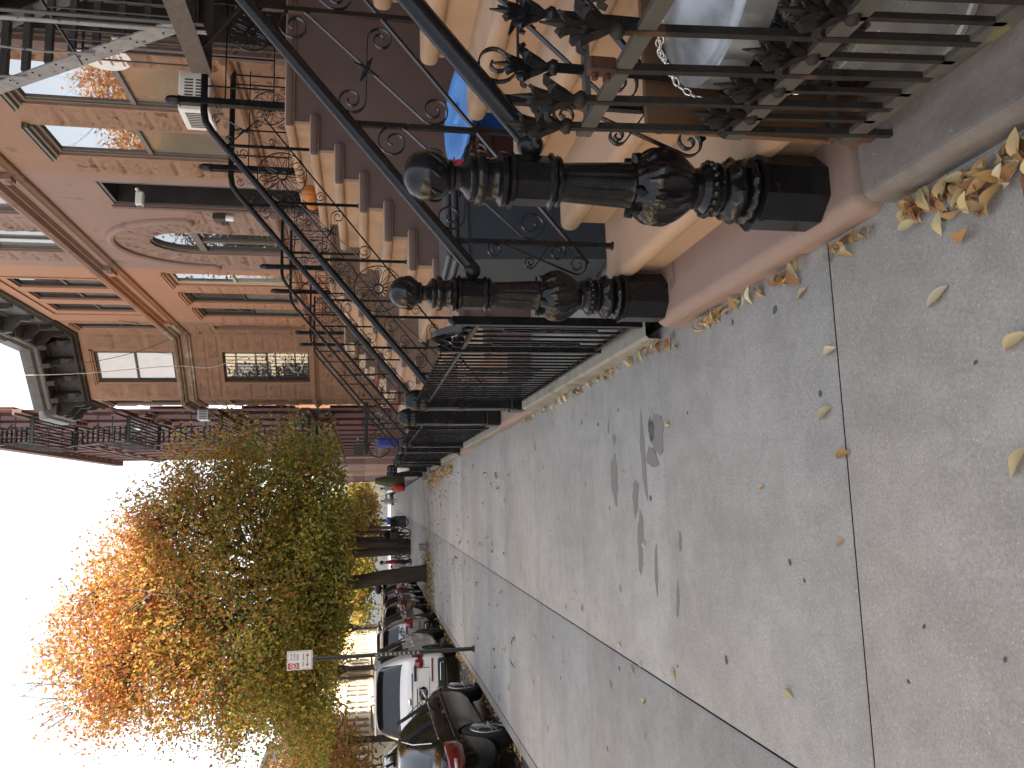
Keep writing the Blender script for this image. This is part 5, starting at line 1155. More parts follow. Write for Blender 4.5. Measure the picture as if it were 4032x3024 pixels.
spots = [(3161, 1155, 0, 1.7), (3272, 1381, 2, 2.0), (3254, 1628, 7, 2.1), (3697, 1170, 2, 2.2), (4006, 1345, 0, 1.9), (3926, 785, 4, 2.3), (4018, 1817, 0, 2.4), (3323, 1785, 3, 1.9), (3309, 2134, 1, 1.2), (3112, 2732, 6, 1.5), (3001, 1918, 1, 1),
  (2631, 1675, 1, 2.1), (2456, 1858, 1, 2.2), (2543, 2143, 0, 1.4), (2268, 2336, 0, 1.2), (2254, 2359, 2, 1.4), (2442, 2538, 0, 1.6), (2493, 2635, 1, 1.2), (2525, 2612, 0, 2.4), (2654, 2649, 1, 2.2), (2540, 2759, 1, 2.0), (2543, 2897, 0, 1.9), (2217, 2603, 1, 1.6), (2132, 2671, 0, 1.3), (2183, 2759, 2, 1.4), (2148, 2865, 0, 1.6), (2107, 2511, 2, 1.2), (2307, 1633, 4, 1.4), (2107, 1753, 4, 1.3),
  (2085, 2410, 0, 1.2), (2030, 2480, 1, 1.2), (1990, 2560, 0, 1.2), (1960, 2620, 2, 1.1), (1935, 2430, 0, 1.1), (1890, 2480, 1, 1.2), (1860, 2350, 0, 1.1), (1830, 2280, 2, 1.1), (1800, 2310, 0, 1.2), (1960, 2200, 1, 1.1), (2060, 2150, 0, 1.1), (2200, 2040, 1, 1.0)]
for i, (px, py, ci, sc) in enumerate(spots):
    V, F = _lv[i % 8]; x, y = pxg(px, py); k = (min(sc, 2.2)*.44+.1) if y < 3.4 else .55+.25*(i % 3)/2
    o = fastmesh('fallen_leaf', V*k, F, LV, col=np.tile(LCOL[ci], (len(V), 1))); o.location = (x, y, G(y)+.001); o.rotation_euler = (0, rr.uniform(-.1, .1), rr.uniform(0, 6.28) if i > 8 else 2.0+rr.uniform(-.5, .5))
    near = y < 3.2
    tag(o, ['pale yellow', 'tan', 'cream', 'orange brown', 'yellow brown', 'red brown', 'mustard', 'dull brown'][ci]+(' large dry leaf on the near pavement slabs' if near else ' dry leaf scattered on the pavement up the street'), 'leaf', 'scattered leaves on the pavement')
def drift(name, label, pts, size=.085, seed=1):
    rg = np.random.default_rng(seed); Vs, Fs, Cs = [], [], []; b = 0
    for (x, y, z, tilt) in pts:
        V, F = _lv[rg.integers(0, 8)]; V = V*(size/.088)*rg.uniform(.6, 1.2); a, p, q = rg.uniform(0, 6.28), rg.normal(0, tilt), rg.normal(0, tilt)
        M = np.array(Matrix.Rotation(a, 3, 'Z') @ Matrix.Rotation(p, 3, 'X') @ Matrix.Rotation(q, 3, 'Y')); V = V@M.T; V[:, 2] -= min(0, V[:, 2].min()+.0)*.85; V = V+np.array([x, y, z])
        Vs.append(V); Fs.append(F+b); b += len(V); Cs.append(np.tile(np.array(LCOL[rg.integers(0, 8)])*rg.uniform(.75, 1.1), (len(V), 1)))
    return tag(fastmesh(name, np.vstack(Vs), np.vstack(Fs), LV, col=np.vstack(Cs)), label, 'leaves', kind='stuff')
P_ = []
for k in range(150):
    y = 1.88-.8*rr.random()**1.0; x = .80-abs(rr.gauss(0, 1))*(.02+.11*max(0, (1.9-y)))-.01; P_.append((x, y, G(y)+.004+.02*rr.random()*(x > .66), .45))
for k in range(62): y = 2.0+1.9*rr.choice([.06, .12, .3, .42, .55, .62, .7, .95])+rr.gauss(0, .05); x = .805-abs(rr.gauss(0, .022))-.0; P_.append((x, y, G(y)+.002, .5))
for k in range(60): y = 3.9+4.2*rr.random(); P_.append((.815-abs(rr.gauss(0, .018)), y, G(y)+.002, .5))
drift('leaf_litter', 'dry yellow leaves gathered along the foot of the coping and stoops', P_, .072, 3)
P_ = []
for k in range(900): y = 9.5+22*rr.random(); P_.append((kx(y)-.24-abs(rr.gauss(0, .14)), y, G(y)-.14+.05*rr.random()*(rr.random() < .4), .4))
for k in range(1400):
    x, y = -2.45+rr.gauss(0, .48), 26.5+rr.gauss(0, 1.3); P_.append((x, y, G(y)+.02+.05*rr.random(), .4))
for k in range(900): y = 17.0+9*rr.random(); P_.append((.78-abs(rr.gauss(0, .10+.10*(y > 20))), y, G(y)+.005+.06*rr.random()*(y > 19), .4))
for k in range(260): y = 9+22*rr.random(); P_.append((rr.uniform(kx(y), .7), y, G(y)+.002, .25))
drift('leaf_litter', 'brown and yellow leaves banked in the gutter and around the tree foot', P_, .1, 4)

# ================================================================ cars
def paint(name, c, metal=.0, rough=.25): return mat(name, [c, tuple(k*1.06 for k in c)], scale=2, rough=rough, rvar=.04, bump=0, metal=metal, coat=1)
CGLASS = glass('car_glass', (.012, .013, .015), .015, 0); CGLASS.node_tree.nodes['Principled BSDF'].inputs['IOR'].default_value = 1.45; BLKP = mat('black_trim_plastic', [(.012, .012, .013), (.02, .02, .02)], scale=6, rough=.5, bump=.1); RUB = MATS['rubber']
ALLOY = mat('alloy_wheel', [(.5, .5, .52), (.62, .62, .63)], rough=.25, metal=.9, bump=0, scale=4); DALLOY = mat('dark_alloy', [(.03, .03, .03), (.06, .06, .06)], rough=.3, bump=0, metal=.6); CHROME = mat('chrome', [(.8, .8, .8)], rough=.08, metal=1, bump=0)
REDLAMP = mat('red_lamp_lens', [(.10, .006, .006), (.2, .012, .012)], scale=9, rough=.12, bump=0, coat=1); CLRLAMP = mat('clear_lamp_lens', [(.55, .5, .48)], rough=.1, bump=0, coat=1); PLATE = mat('pale_plate', [(.72, .7, .62)], rough=.4, bump=0)
def car(label, cat, loc, rz, pm, st, wheels, wr=.34, hw=.92, glassrows=None, detail=None, alloy=None, name='parked_car', group='cars parked along the kerb'):
    """st: stations (y, zb, zm, zbelt, ztop, wm, wbelt, wtop, glass flag side, glass flag top)"""
    t = thing(name, label, cat, loc, rz, group)
    V, F, MI = [], [], []; K = 8
    for (y, zb, zm, zbe, zt, wm, wbe, wt, *_) in st:
        V += [(0, y, zb), (wm*.78, y, zb), (wm*.97, y, zb+.07), (wm, y, zm), (wbe, y, zbe), (wt, y, zt-.035), (wt*.72, y, zt), (0, y, zt+.018)]
    nS = len(st)
    full = []
    for i in range(nS):
        row = [V[i*K+j] for j in range(K)]; full.append(row+[(-x, y, z) for x, y, z in row[-2:0:-1]])
    R_ = 2*K-2; vs = [p for r in full for p in r]
    for i in range(nS-1):
        for j in range(R_):
            k = (j+1) % R_; F.append((i*R_+j, i*R_+k, i*R_+R_+k, i*R_+R_+j)); jj = min(j, R_-1-j)
            side = st[i][8]; top = st[i][9]
            MI.append(1 if (jj == 4 and side) or (jj >= 5 and top) else 0)
    F += [tuple(range(R_))[::-1], tuple((nS-1)*R_+j for j in range(R_))]; MI += [0, 0]
    me = bpy.data.meshes.new('c'); me.from_pydata(vs, [], F); mats_ = [pm, CGLASS, BLKP]
    for q in mats_: me.materials.append(q)
    me.polygons.foreach_set('material_index', MI); me.polygons.foreach_set('use_smooth', [True]*len(F))
    bm = bmesh.new(); bm.from_mesh(me); bmesh.ops.recalc_face_normals(bm, faces=bm.faces); bm.to_mesh(me); bm.free()
    tmp = bpy.data.objects.new('c', me); COL.objects.link(tmp); s_ = tmp.modifiers.new('s', 'SUBSURF'); s_.levels = 3; s_.render_levels = 3
    cm = MB(); cm.cm = 2
    for wy in wheels:
        for sd_ in (-1, 1): cm.lathe([(wr*1.13, sd_*(hw-.34)), (wr*1.13, sd_*(hw+.3))], (0, wy, wr), 32, axis='x')
    cut = cm.build('cut', mats_); bo = tmp.modifiers.new('b', 'BOOLEAN'); bo.object = cut; bo.operation = 'DIFFERENCE'; bo.solver = 'EXACT'
    dg = bpy.context.evaluated_depsgraph_get(); em = bpy.data.meshes.new_from_object(tmp.evaluated_get(dg))
    bpy.data.objects.remove(tmp); bpy.data.objects.remove(cut)
    MIa = [p.material_index for p in em.polygons]
    for nm, ids, mt in (('body', (0, 2), [pm, CGLASS, BLKP]), ('window_glass', (1,), [CGLASS])):
        b2 = bmesh.new(); b2.from_mesh(em); dl = [f for f in b2.faces if f.material_index not in ids]; bmesh.ops.delete(b2, geom=dl, context='FACES'); m2 = bpy.data.meshes.new(nm); 
        if nm != 'body':
            for f in b2.faces: f.material_index = 0
        b2.to_mesh(m2); b2.free()
        for q in mt: m2.materials.append(q)
        m2.polygons.foreach_set('use_smooth', [True]*len(m2.polygons)); m2.set_sharp_from_angle(angle=R(35)); o = bpy.data.objects.new(nm, m2); link(o, t)
    for wy in wheels:
        for sd_ in (-1, 1):
            x = sd_*(hw-.115); m = MB(); m.lathe([(wr*.66, -.1), (wr*.92, -.105), (wr, -.08), (wr, .08), (wr*.92, .105), (wr*.66, .1)], (x, wy, wr), 36, axis='x'); w_ = m.build('wheel', RUB, t, ang=40)
            m = MB(); q = x+sd_*.103; m.lathe([(wr*.68, -.012), (wr*.69, 0), (wr*.68, .012)], (q-sd_*.004, wy, wr), 32, axis='x')
            for k in range(10):
                a = 2*math.pi*k/10+(.16 if k % 2 else -.16); m.bar((q+sd_*.024, wy+.05*math.cos(a), wr+.05*math.sin(a)), (q+sd_*.016, wy+wr*.64*math.cos(a), wr+wr*.64*math.sin(a)), .016, .034, (1, 0, 0))
            m.lathe([(.06, -.02), (.055, .03), (.03, .035)] if sd_ > 0 else [(.03, -.035), (.055, -.03), (.06, .02)], (q, wy, wr), 16, axis='x'); m.build('rim', alloy or ALLOY, w_)
            m = MB(); m.lathe([(wr*.62, -.003), (wr*.62, .003)], (q+sd_*.012, wy, wr), 20, axis='x'); m.build('brake_disc', BLKP, w_)
    if detail: detail(t)
    return t
def mirror_(t, x, y, z, pm):
    for s_ in (-1, 1):
        m = MB(); m.ball((s_*(x+.1), y, z), .1, 14, (1.05, .55, .72)); m.bar((s_*x*.97, y+.02, z-.05), (s_*(x+.06), y, z-.04), .05, .04); o = m.build('wing_mirror', pm, t)
        m = MB(); m.box(s_*(x+.1)-.075, s_*(x+.1)+.075, y-.062, y-.052, z-.05, z+.05); m.build('mirror_glass', CHROME, o)
#         y    zb   zm   belt  top   wm   wbe  wt  side top
SED = [(-2.36, .42, .58, .80, .88, .70, .62, .52, 0, 0), (-2.31, .30, .58, .92, 1.0, .82, .76, .64, 0, 0), (-2.1, .24, .58, .97, 1.06, .89, .83, .70, 0, 0), (-1.72, .2, .58, .985, 1.075, .915, .85, .70, 0, 0), (-1.62, .2, .58, .985, 1.09, .92, .85, .69, 0, 1), (-1.15, .2, .58, .975, 1.30, .925, .86, .62, 1, 1), (-.72, .2, .58, .965, 1.42, .925, .86, .585, 1, 1),
       (-.62, .2, .58, .96, 1.44, .925, .86, .58, 1, 0), (-.1, .2, .58, .955, 1.465, .925, .86, .585, 1, 0), (.35, .2, .58, .945, 1.43, .925, .86, .58, 1, 0), (.45, .2, .58, .94, 1.40, .925, .86, .585, 1, 1), (.95, .2, .58, .93, 1.13, .925, .86, .66, 1, 1), (1.2, .2, .58, .91, .995, .92, .85, .72, 0, 0), (1.7, .22, .58, .84, .925, .9, .81, .66, 0, 0), (2.1, .24, .54, .74, .82, .85, .72, .55, 0, 0), (2.3, .3, .5, .62, .68, .7, .58, .42, 0, 0)]
BLACKP = paint('black_car_paint', (.006, .006, .007), rough=.1); BLACKP.node_tree.nodes['Principled BSDF'].inputs['Coat Weight'].default_value = 0; BLACKP.node_tree.nodes['Principled BSDF'].inputs['IOR'].default_value = 1.33
def sed_detail(t):
    for s_ in (-1, 1):
        m = MB(); m.sheet([[(s_*x, y, z) for x, y, z in row] for row in ([(.60, -2.365, .925), (.80, -2.28, .94), (.885, -2.02, .95), (.895, -1.92, .945)], [(.60, -2.37, .90), (.81, -2.285, .91), (.895, -2.03, .93), (.905, -1.93, .93)], [(.61, -2.385, .81), (.815, -2.30, .80), (.91, -2.05, .80), (.917, -1.97, .83)], [(.64, -2.38, .76), (.80, -2.30, .745), (.895, -2.06, .755), (.91, -2.0, .80)])]); o = m.build('tail_lamp', REDLAMP, t); sm = o.modifiers.new('s', 'SOLIDIFY'); sm.thickness = .03; sm.offset = 1
        m = MB(); m.sheet([[(s_*.70, -2.372, .86), (s_*.83, -2.30, .865)], [(s_*.70, -2.385, .83), (s_*.83, -2.313, .835)]]); o2 = m.build('reverse_lamp', CLRLAMP, o); sm = o2.modifiers.new('s', 'SOLIDIFY'); sm.thickness = .06; sm.offset = 0
        for y in (-.42, .62): m = MB(); m.bbox(s_*.935-.016, s_*.935+.016, y-.1, y+.1, .80, .83, .008); m.build('door_handle', BLACKP, t)
        m = MB(); pts = [(s_*.865, y, z) for y, z in ((-1.5, .985), (-1.1, .99), (0, .972), (.9, .95), (1.1, .94))]; m.tube(pts, .009, 6); up_ = [(s_*x, y, z) for x, y, z in ((.80, -1.45, 1.06), (.70, -1.05, 1.28), (.635, -.6, 1.405), (.63, 0, 1.432), (.65, .4, 1.38), (.72, .9, 1.16), (.82, 1.12, .99))]; m.tube(up_, .008, 6); m.build('window_trim', CHROME, t)
        for y in (-.55, .5): m = MB(); m.bar((s_*.865, y, .97), (s_*.61, y+.02, 1.42), .05, .02, (0, 1, 0)); m.build('pillar', BLKP, t)
        m = MB(); m.strap([(s_*.929, y, z) for y, z in ((-1.75, .80), (-.8, .79), (.4, .77), (1.4, .74))], .012, .008, (0, 0, 1)); m.build('crease', BLACKP, t)
    mirror_(t, .86, .82, 1.0, BLACKP)
    m = MB(); m.box(-.26, .26, -2.40, -2.37, .62, .76); m.build('number_plate', PLATE, t)
AX = lambda y: kx(y)-.165
HD = math.atan(.034)
car('glossy black sedan parked closest to the camera, red tail light cut by the frame', 'car', (-3.92, 11.87, -.40), HD, BLACKP, SED, (-1.38, 1.42), .335, .93, detail=sed_detail)
SUVS = lambda L, h, w_, e=0: [(y, zb, zm+e*.5, zk+(e if zk > 1 else 0), zt+(e if 1 < zt < 1.2 else 0), *q) for y, zb, zm, zk, zt, *q in [(-L/2, .46, .70, 1.02, 1.06, w_*.86, w_*.82, w_*.78, 0, 0), (-L/2+.03, .34, .70, 1.06, 1.12, w_*.95, w_*.90, w_*.82, 0, 0), (-L/2+.10, .30, .70, 1.09, 1.17, w_*.985, w_*.93, w_*.83, 0, 1), (-L/2+.30, .28, .68, 1.09, h-.14, w_, w_*.94, w_*.73, 0, 1), (-L/2+.36, .28, .68, 1.09, h-.07, w_, w_*.94, w_*.715, 0, 0), (-L/2+.55, .27, .66, 1.09, h-.02, w_, w_*.945, w_*.71, 1, 0),
    (-.5, .25, .66, 1.08, h, w_, w_*.945, w_*.71, 1, 0), (.45, .25, .66, 1.06, h-.04, w_, w_*.945, w_*.70, 1, 0), (.6, .25, .66, 1.05, h-.09, w_, w_*.94, w_*.70, 1, 1), (1.2, .26, .66, 1.02, 1.24, w_*.99, w_*.93, w_*.77, 1, 1), (1.42, .27, .66, 1.0, 1.10, w_*.985, w_*.92, w_*.80, 0, 0), (L/2-.45, .28, .64, .95, 1.02, w_*.96, w_*.87, w_*.74, 0, 0), (L/2-.12, .3, .6, .84, .90, w_*.88, w_*.76, w_*.6, 0, 0), (L/2, .38, .56, .70, .74, w_*.72, w_*.6, w_*.45, 0, 0)]]
WHITEP = paint('white_car_paint', (.78, .79, .80))
def suv_detail(L, h, w_, pm, plate=None, rails=True, lampw=.42, box=False):
    def f(t):
        yb = -L/2
        m = MB(); m.bbox(-w_*.68, w_*.68, yb+.16, yb+.42, h-.055, h-.012, .012); m.build('roof_spoiler', pm, t)
        m = MB(); m.bbox(-w_*.9, w_*.9, yb-.02, yb+.2, .34, .52, .03); b = m.build('rear_bumper', BLKP, t)
        for s_ in (-1, 1):
            m = MB(); m.bbox(s_*w_*.62-.19, s_*w_*.62+.19, yb-.035, yb+.05, .38, .47, .01); e = m.build('exhaust_trim', CHROME, b); m = MB(); m.box(s_*w_*.62-.165, s_*w_*.62+.165, yb-.04, yb-.036, .395, .455); m.build('exhaust_mouth', BLKP, e)
            m = MB(); m.box(s_*w_*.66-.24, s_*w_*.66+.24, yb-.012, yb+.06, .625, .655); m.build('reflector', REDLAMP, t)
            m = MB(); m.sheet([[(s_*w_*k, yb+y, z) for k, y, z in row] for row in ([(.70, .035, 1.06), (.86, .06, 1.06), (.955, .16, 1.055), (.97, .3, 1.05)], [(.70, -.008, .98), (.87, .025, .98), (.985, .14, .97), (1.0, .30, .98)], [(.72, -.015, .88), (.88, .015, .87), (.995, .12, .87), (1.007, .22, .9)], [(.74, -.012, .84), (.86, .012, .83), (.985, .11, .82), (1.004, .17, .85)])]); o = m.build('tail_lamp', REDLAMP, t); sm = o.modifiers.new('s', 'SOLIDIFY'); sm.thickness = .03; sm.offset = 0
            m = MB(); m.bbox(s_*w_*.6-.16, s_*w_*.6+.16, yb-.022, yb+.05, .975, 1.03, .01); m.build('lamp_bar', BLKP, o)
            if rails: m = MB(); m.tube([(s_*w_*.64, yb+.55, h-.03), (s_*w_*.64, yb+.7, h+.035), (s_*w_*.63, .35, h+.03), (s_*w_*.63, .55, h-.06)], .02, 8); m.build('roof_rail', BLKP, t)
            for y in (yb+1.2, -.02): m = MB(); m.bar((s_*w_*.955, y, 1.08), (s_*w_*.745, y+.03, h-.1), .06, .02, (0, 1, 0)); m.build('pillar', BLKP, t)
            for y in (-.55, .5): m = MB(); m.bbox(s_*w_-.015, s_*w_+.02, y-.1, y+.1, .93, .965, .008); m.build('door_handle', CHROME, t)
        mirror_(t, w_*.95, 1.0, 1.12, BLKP)
        m = MB(); m.box(-w_*.6, w_*.6, yb-.004, yb+.02, 1.055, 1.085); m.build('tailgate_trim', CHROME, t)
        m = MB(); m.box(-.002-.26, .26, yb-.028, yb-.0, .80, .96); p = m.build('number_plate', PLATE, t); m = MB(); m.bar((-.27, yb-.03, .965), (.27, yb-.03, .965), .012, .018); m.bar((-.27, yb-.03, .795), (.27, yb-.03, .795), .012, .018); m.build('plate_frame', BLKP, p)
        if plate: m = MB(); text(m, plate, .105, (0, yb-.030, .88), (1.25, 0, 0), (0, 0, 1.1), .003); m.build('lettering', mat('plate_ink', [(.02, .03, .08)], bump=0), p)
        m = MB(); m.ball((0, yb+.0, 1.12), .05, 14, (1.5, .3, .9)); m.build('badge', CHROME, t)
        m = MB(); m.bar((-.2, yb+.1, 1.16), (.25, yb+.12, 1.2), .02, .025); m.build('wiper', BLKP, t)
        m = MB(); m.prism([(yb+.75, h+.0), (yb+.95, h+.0), (yb+.78, h+.085), (yb+.75, h+.085)], -.012, .012, axis='x'); m.build('antenna_fin', pm, t)
        m = MB(); m.box(-w_*.5, w_*.5, yb-.008, yb+.03, .70, .705); m.box(-w_*.72, -w_*.71, yb-.003, yb+.04, .7, 1.03); m.box(w_*.71, w_*.72, yb-.003, yb+.04, .7, 1.03); m.build('tailgate_seam', BLKP, t)
        if box:
            m = MB(); m.bbox(-.42, .42, -1.3, .8, h+.06, h+.42, .12); m.build('roof_box', BLKP, t)
    return f
car('white sport utility car seen from behind in front of the black sedan, plate lettered', 'car', (-4.33, 19.85, -.56), HD, WHITEP, SUVS(4.95, 1.87, .96, .07), (-1.42, 1.46), .37, .97, detail=suv_detail(4.95, 1.87, .96, WHITEP, 'KMK-6490'), alloy=DALLOY)
SILP = paint('silver_car_paint', (.30, .31, .33), .5); CHAMP = paint('champagne_car_paint', (.30, .25, .2), .5); DKGP = paint('dark_grey_car_paint', (.05, .05, .055), .4); BLUP = paint('pale_blue_white_paint', (.5, .56, .62))
car('silver grey car with black roof rails parked in front of the white one', 'car', (-4.4, 25.6, -.69), HD, SILP, SUVS(4.6, 1.72, .93), (-1.35, 1.4), .35, .93, detail=suv_detail(4.6, 1.72, .93, SILP), alloy=DALLOY)
car('champagne car with tall tail lights parked beside the big tree', 'car', (-4.55, 31.2, -.82), HD, CHAMP, SUVS(4.5, 1.66, .92), (-1.33, 1.38), .34, .92, detail=suv_detail(4.5, 1.66, .92, CHAMP, rails=False))
car('dark grey car parked just beyond the big tree', 'car', (-4.75, 37.2, -.96), HD, DKGP, SUVS(4.6, 1.7, .93), (-1.35, 1.4), .35, .93, detail=suv_detail(4.6, 1.7, .93, DKGP))
car('dark car with a black roof box far along the kerb', 'car', (-4.9, 47.5, -1.2), HD, DKGP, SUVS(4.6, 1.7, .93), (-1.35, 1.4), .35, .93, detail=suv_detail(4.6, 1.7, .93, DKGP, box=True))
car('white car across the street showing one red tail light', 'car', (-10.6, 32.5, -.87), 0, WHITEP, SUVS(4.7, 1.72, .94), (-1.38, 1.42), .35, .94, detail=suv_detail(4.7, 1.72, .94, WHITEP), group='cars across the street')
car('large pale blue white van across the street', 'van', (-9.9, 60, -1.5), 0, BLUP, SUVS(5.4, 2.2, 1.0), (-1.6, 1.7), .37, 1.0, detail=suv_detail(5.4, 2.2, 1.0, BLUP, rails=False), group='cars across the street')
car('silver car farther along the far kerb', 'car', (-10.8, 44, -1.15), 0, SILP, SED, (-1.38, 1.42), .335, .93, group='cars across the street')
car('dark car facing this way at the end of the street', 'car', (.3, 118, G(118)-.1), math.pi, DKGP, SED, (-1.38, 1.42), .335, .93, group='cars across the street', name='distant_car')

# ================================================================ street furniture
POLE = mat('green_grey_pole', [(.05, .055, .045), (.09, .095, .075)], scale=8, rough=.5, bump=.2, fleck=((.16, .15, .12), 14, .66), metal=.3); SIGNW = mat('sign_white', [(.72, .72, .7), (.78, .78, .76)], rough=.35, bump=0); SIGNR = mat('sign_red', [(.5, .06, .05), (.58, .09, .07)], rough=.4, bump=0); STICK = mat('sticker_white', [(.6, .6, .58)], bump=0)
def pole(label, x, y, h, slabel, tilt=0, sc=1):
    t = thing('sign_pole', label, 'sign pole', (x, y, G(y)), group='parking sign poles'); m = MB(); m.prism([(-.03, -.02), (-.012, -.02), (-.012, .012), (.012, .012), (.012, -.02), (.03, -.02), (.03, .03), (-.03, .03)], -.1, h, axis='z'); m.build('pole', POLE, t)
    m = MB(); m.lathe([(.06, 0), (.05, .02), (.04, .04)], n=12); m.build('foot', RUST, t)
    z0, z1 = h-.34, h+.06; w_ = .15
    m = MB(); m.bbox(-w_, w_, -.034, -.026, z0, z1, .003); s_ = m.build('sign_plate', SIGNW, t)
    m = MB(); y_ = -.0355
    for a, b, c, d in ((-w_+.012, w_-.012, z1-.018, z1-.012), (-w_+.012, w_-.012, z0+.012, z0+.018), (-w_+.012, -w_+.018, z0+.018, z1-.018), (w_-.018, w_-.012, z0+.018, z1-.018), (-w_+.02, -.04, z1-.19, z1-.02), (-.07, .07, z0+.075, z0+.09)): m.box(a, b, y_, -.034, c, d)
    for q in (-1, 1): m.add([(q*.11, y_-.0002, z0+.0825), (q*.06, y_-.0002, z0+.11), (q*.06, y_-.0002, z0+.055)], [(0, 1, 2)])
    m.build('sign_marks', SIGNR, s_)
    m = MB(); ring_ = [(-.085+.038*math.cos(q*.3), y_-.003, z1-.105+.055*math.sin(q*.3)) for q in range(22)]; m.strap(ring_, .004, .01, (0, 1, 0)); text(m, 'P', .07, (-.085, y_-.002, z1-.105), (1, 0, 0), (0, 0, 1), .002); m.build('sign_symbol', SIGNW, s_)
    m = MB()
    for a, b, c in ((.0, .05, .05), (.065, .11, .05), (.0, .03, .1), (.04, .11, .1), (.0, .1, .15), (-.1, -.02, .24), (.0, .1, .24)): m.box(a, b, y_, -.034, z1-c-.03, z1-c)
    m.build('sign_print', mat('faded_sign_print', [(.45, .42, .38)], bump=0) if 'faded_sign_print' not in MATS else MATS['faded_sign_print'], s_)
    return t
PL = pole('green steel sign pole at the kerb with a red and white parking sign', -2.50, 13.45, 2.98, '')
m = MB()
for i, ch in enumerate('UKZNUCKAZA'): text(m, ch, .055, (0, -.0215, 1.62-.075*i), (0, 0, -1), (1, 0, 0), .002)
m.build('sticker_lettering', STICK, PL)
pole('thinner sign pole across the street with a small parking sign', -11.9, 38, 3.0, '')
t = thing('street_lamp', 'pale street lamp post across the street above the parked cars', 'street lamp', (-12, 57, G(57))); m = MB(); m.tube([(0, 0, 0), (0, 0, 5.5), (.2, 0, 6.0), (1.4, 0, 6.1)], [.1, .07, .06, .05], 8); m.build('lamp_post', POLE, t); m = MB(); m.ball((1.6, 0, 6.08), .25, 12, (1.4, .7, .4)); m.build('lamp_head', WHITE, t)

# ================================================================ people and two-wheelers up the street
SKIN = mat('skin', [(.42, .26, .19), (.5, .32, .24)], bump=0); HAIR = mat('dark_hair', [(.02, .015, .012)], bump=.2)
def cloth(n, c): return mat(n, [tuple(k*.8 for k in c), tuple(min(1, k*1.15) for k in c)], scale=6, rough=.85, bump=.3, bscale=14)
def person(label, loc, rz, top, legs, pose='stand', hood=None, head=SKIN, s=1.):
    t = thing('person', label, 'person', loc, rz, 'people up the street'); sit = pose == 'sit'; st_ = .28 if pose == 'walk' else .06
    hz = .88 if not sit else .86
    J = [(0, 0, hz), (0, .01, hz+.25), (0, .02, hz+.5), (0, .03, hz+.60), (0, .05, hz+.70), (0, .06, hz+.80)]; Rr = [.15, .145, .16, .062, .095, .085]
    E = [(0, 1), (1, 2), (2, 3), (3, 4), (4, 5)]
    def chain_(root, pts, rs):
        p = root
        for q, r_ in zip(pts, rs): J.append(q); Rr.append(r_); E.append((p, len(J)-1)); p = len(J)-1
    for q in (-1, 1):
        f = q*st_
        if sit: chain_(0, [(q*.11, .05, hz-.02), (q*.13, .42, hz-.1), (q*.13, .40, hz-.5), (q*.13, .52, hz-.53)], [.09, .075, .05, .04])
        else: chain_(0, [(q*.1, 0, hz-.06), (q*.11, f*.6+.03, hz*.52), (q*.11, f-.02, .09), (q*.115, f+.15, .04)], [.095, .066, .047, .04])
        g = -f
        if sit or pose == 'push': chain_(2, [(q*.2, .02, hz+.46), (q*.26, .12, hz+.2), (q*.24, .4, hz+.22), (q*.24, .48, hz+.23)], [.062, .048, .038, .036])
        else: chain_(2, [(q*.2, .0, hz+.46), (q*.25, g*.4-.02, hz+.18), (q*.25, g*.8+.08, hz-.06), (q*.25, g*.9+.1, hz-.15)], [.062, .048, .037, .034])
    me = bpy.data.meshes.new('p'); me.from_pydata([tuple(c*s for c in j) for j in J], E, []); tmp = bpy.data.objects.new('p', me); COL.objects.link(tmp)
    tmp.modifiers.new('k', 'SKIN'); sk = me.skin_vertices[0].data
    for i, r_ in enumerate(Rr): sk[i].radius = (r_*s*(1.25 if i in (0, 1, 2) else 1), r_*s*(.82 if i in (0, 1, 2) else 1))
    sk[0].use_root = True; sb = tmp.modifiers.new('s', 'SUBSURF'); sb.levels = 2; dg = bpy.context.evaluated_depsgraph_get(); em = bpy.data.meshes.new_from_object(tmp.evaluated_get(dg)); bpy.data.objects.remove(tmp)
    for q in (SKIN if head is SKIN else head, top, legs): em.materials.append(q)
    for p in em.polygons:
        c = p.center/s; p.use_smooth = True; p.material_index = 0 if c.z > hz+.585 or (abs(c.x) > .215 and (c.z < hz-.08 or c.y > .43) and c.z > hz-.3) else (1 if c.z > hz-.04 or abs(c.x) > .2 else 2)
        if sit and c.z > hz-.04 and c.y > .1 and abs(c.x) < .2 and c.z < hz+.1: p.material_index = 2
    o = bpy.data.objects.new('body', em); link(o, t)
    m = MB(); m.ball((0, .045*s, (hz+.765)*s), .108*s, 14, (.92, 1.05, 1.08)); b0 = len(m.v); m.v = [(x, y-.03*s if z < (hz+.78)*s else y-.012*s, z+.012*s) for x, y, z in m.v]; m.build('hair' if not hood else 'hood', hood or HAIR, t)
    m = MB()
    for q in (-1, 1): m.ball((q*.036*s, .138*s, (hz+.755)*s), .012*s, 6)
    m.ball((0, .155*s, (hz+.725)*s), .016*s, 6, (.8, 1, 1.3)); m.build('face', HAIR, o)
    return t
DRED = cloth('dark_red_jacket', (.3, .02, .03)); BLK = cloth('black_cloth', (.012, .012, .013)); DEN = cloth('dark_denim', (.03, .035, .05)); PALE = cloth('pale_cloth', (.5, .48, .46)); PINKC = cloth('pink_cloth', (.5, .3, .28)); GREYC = cloth('grey_cloth', (.2, .2, .21))
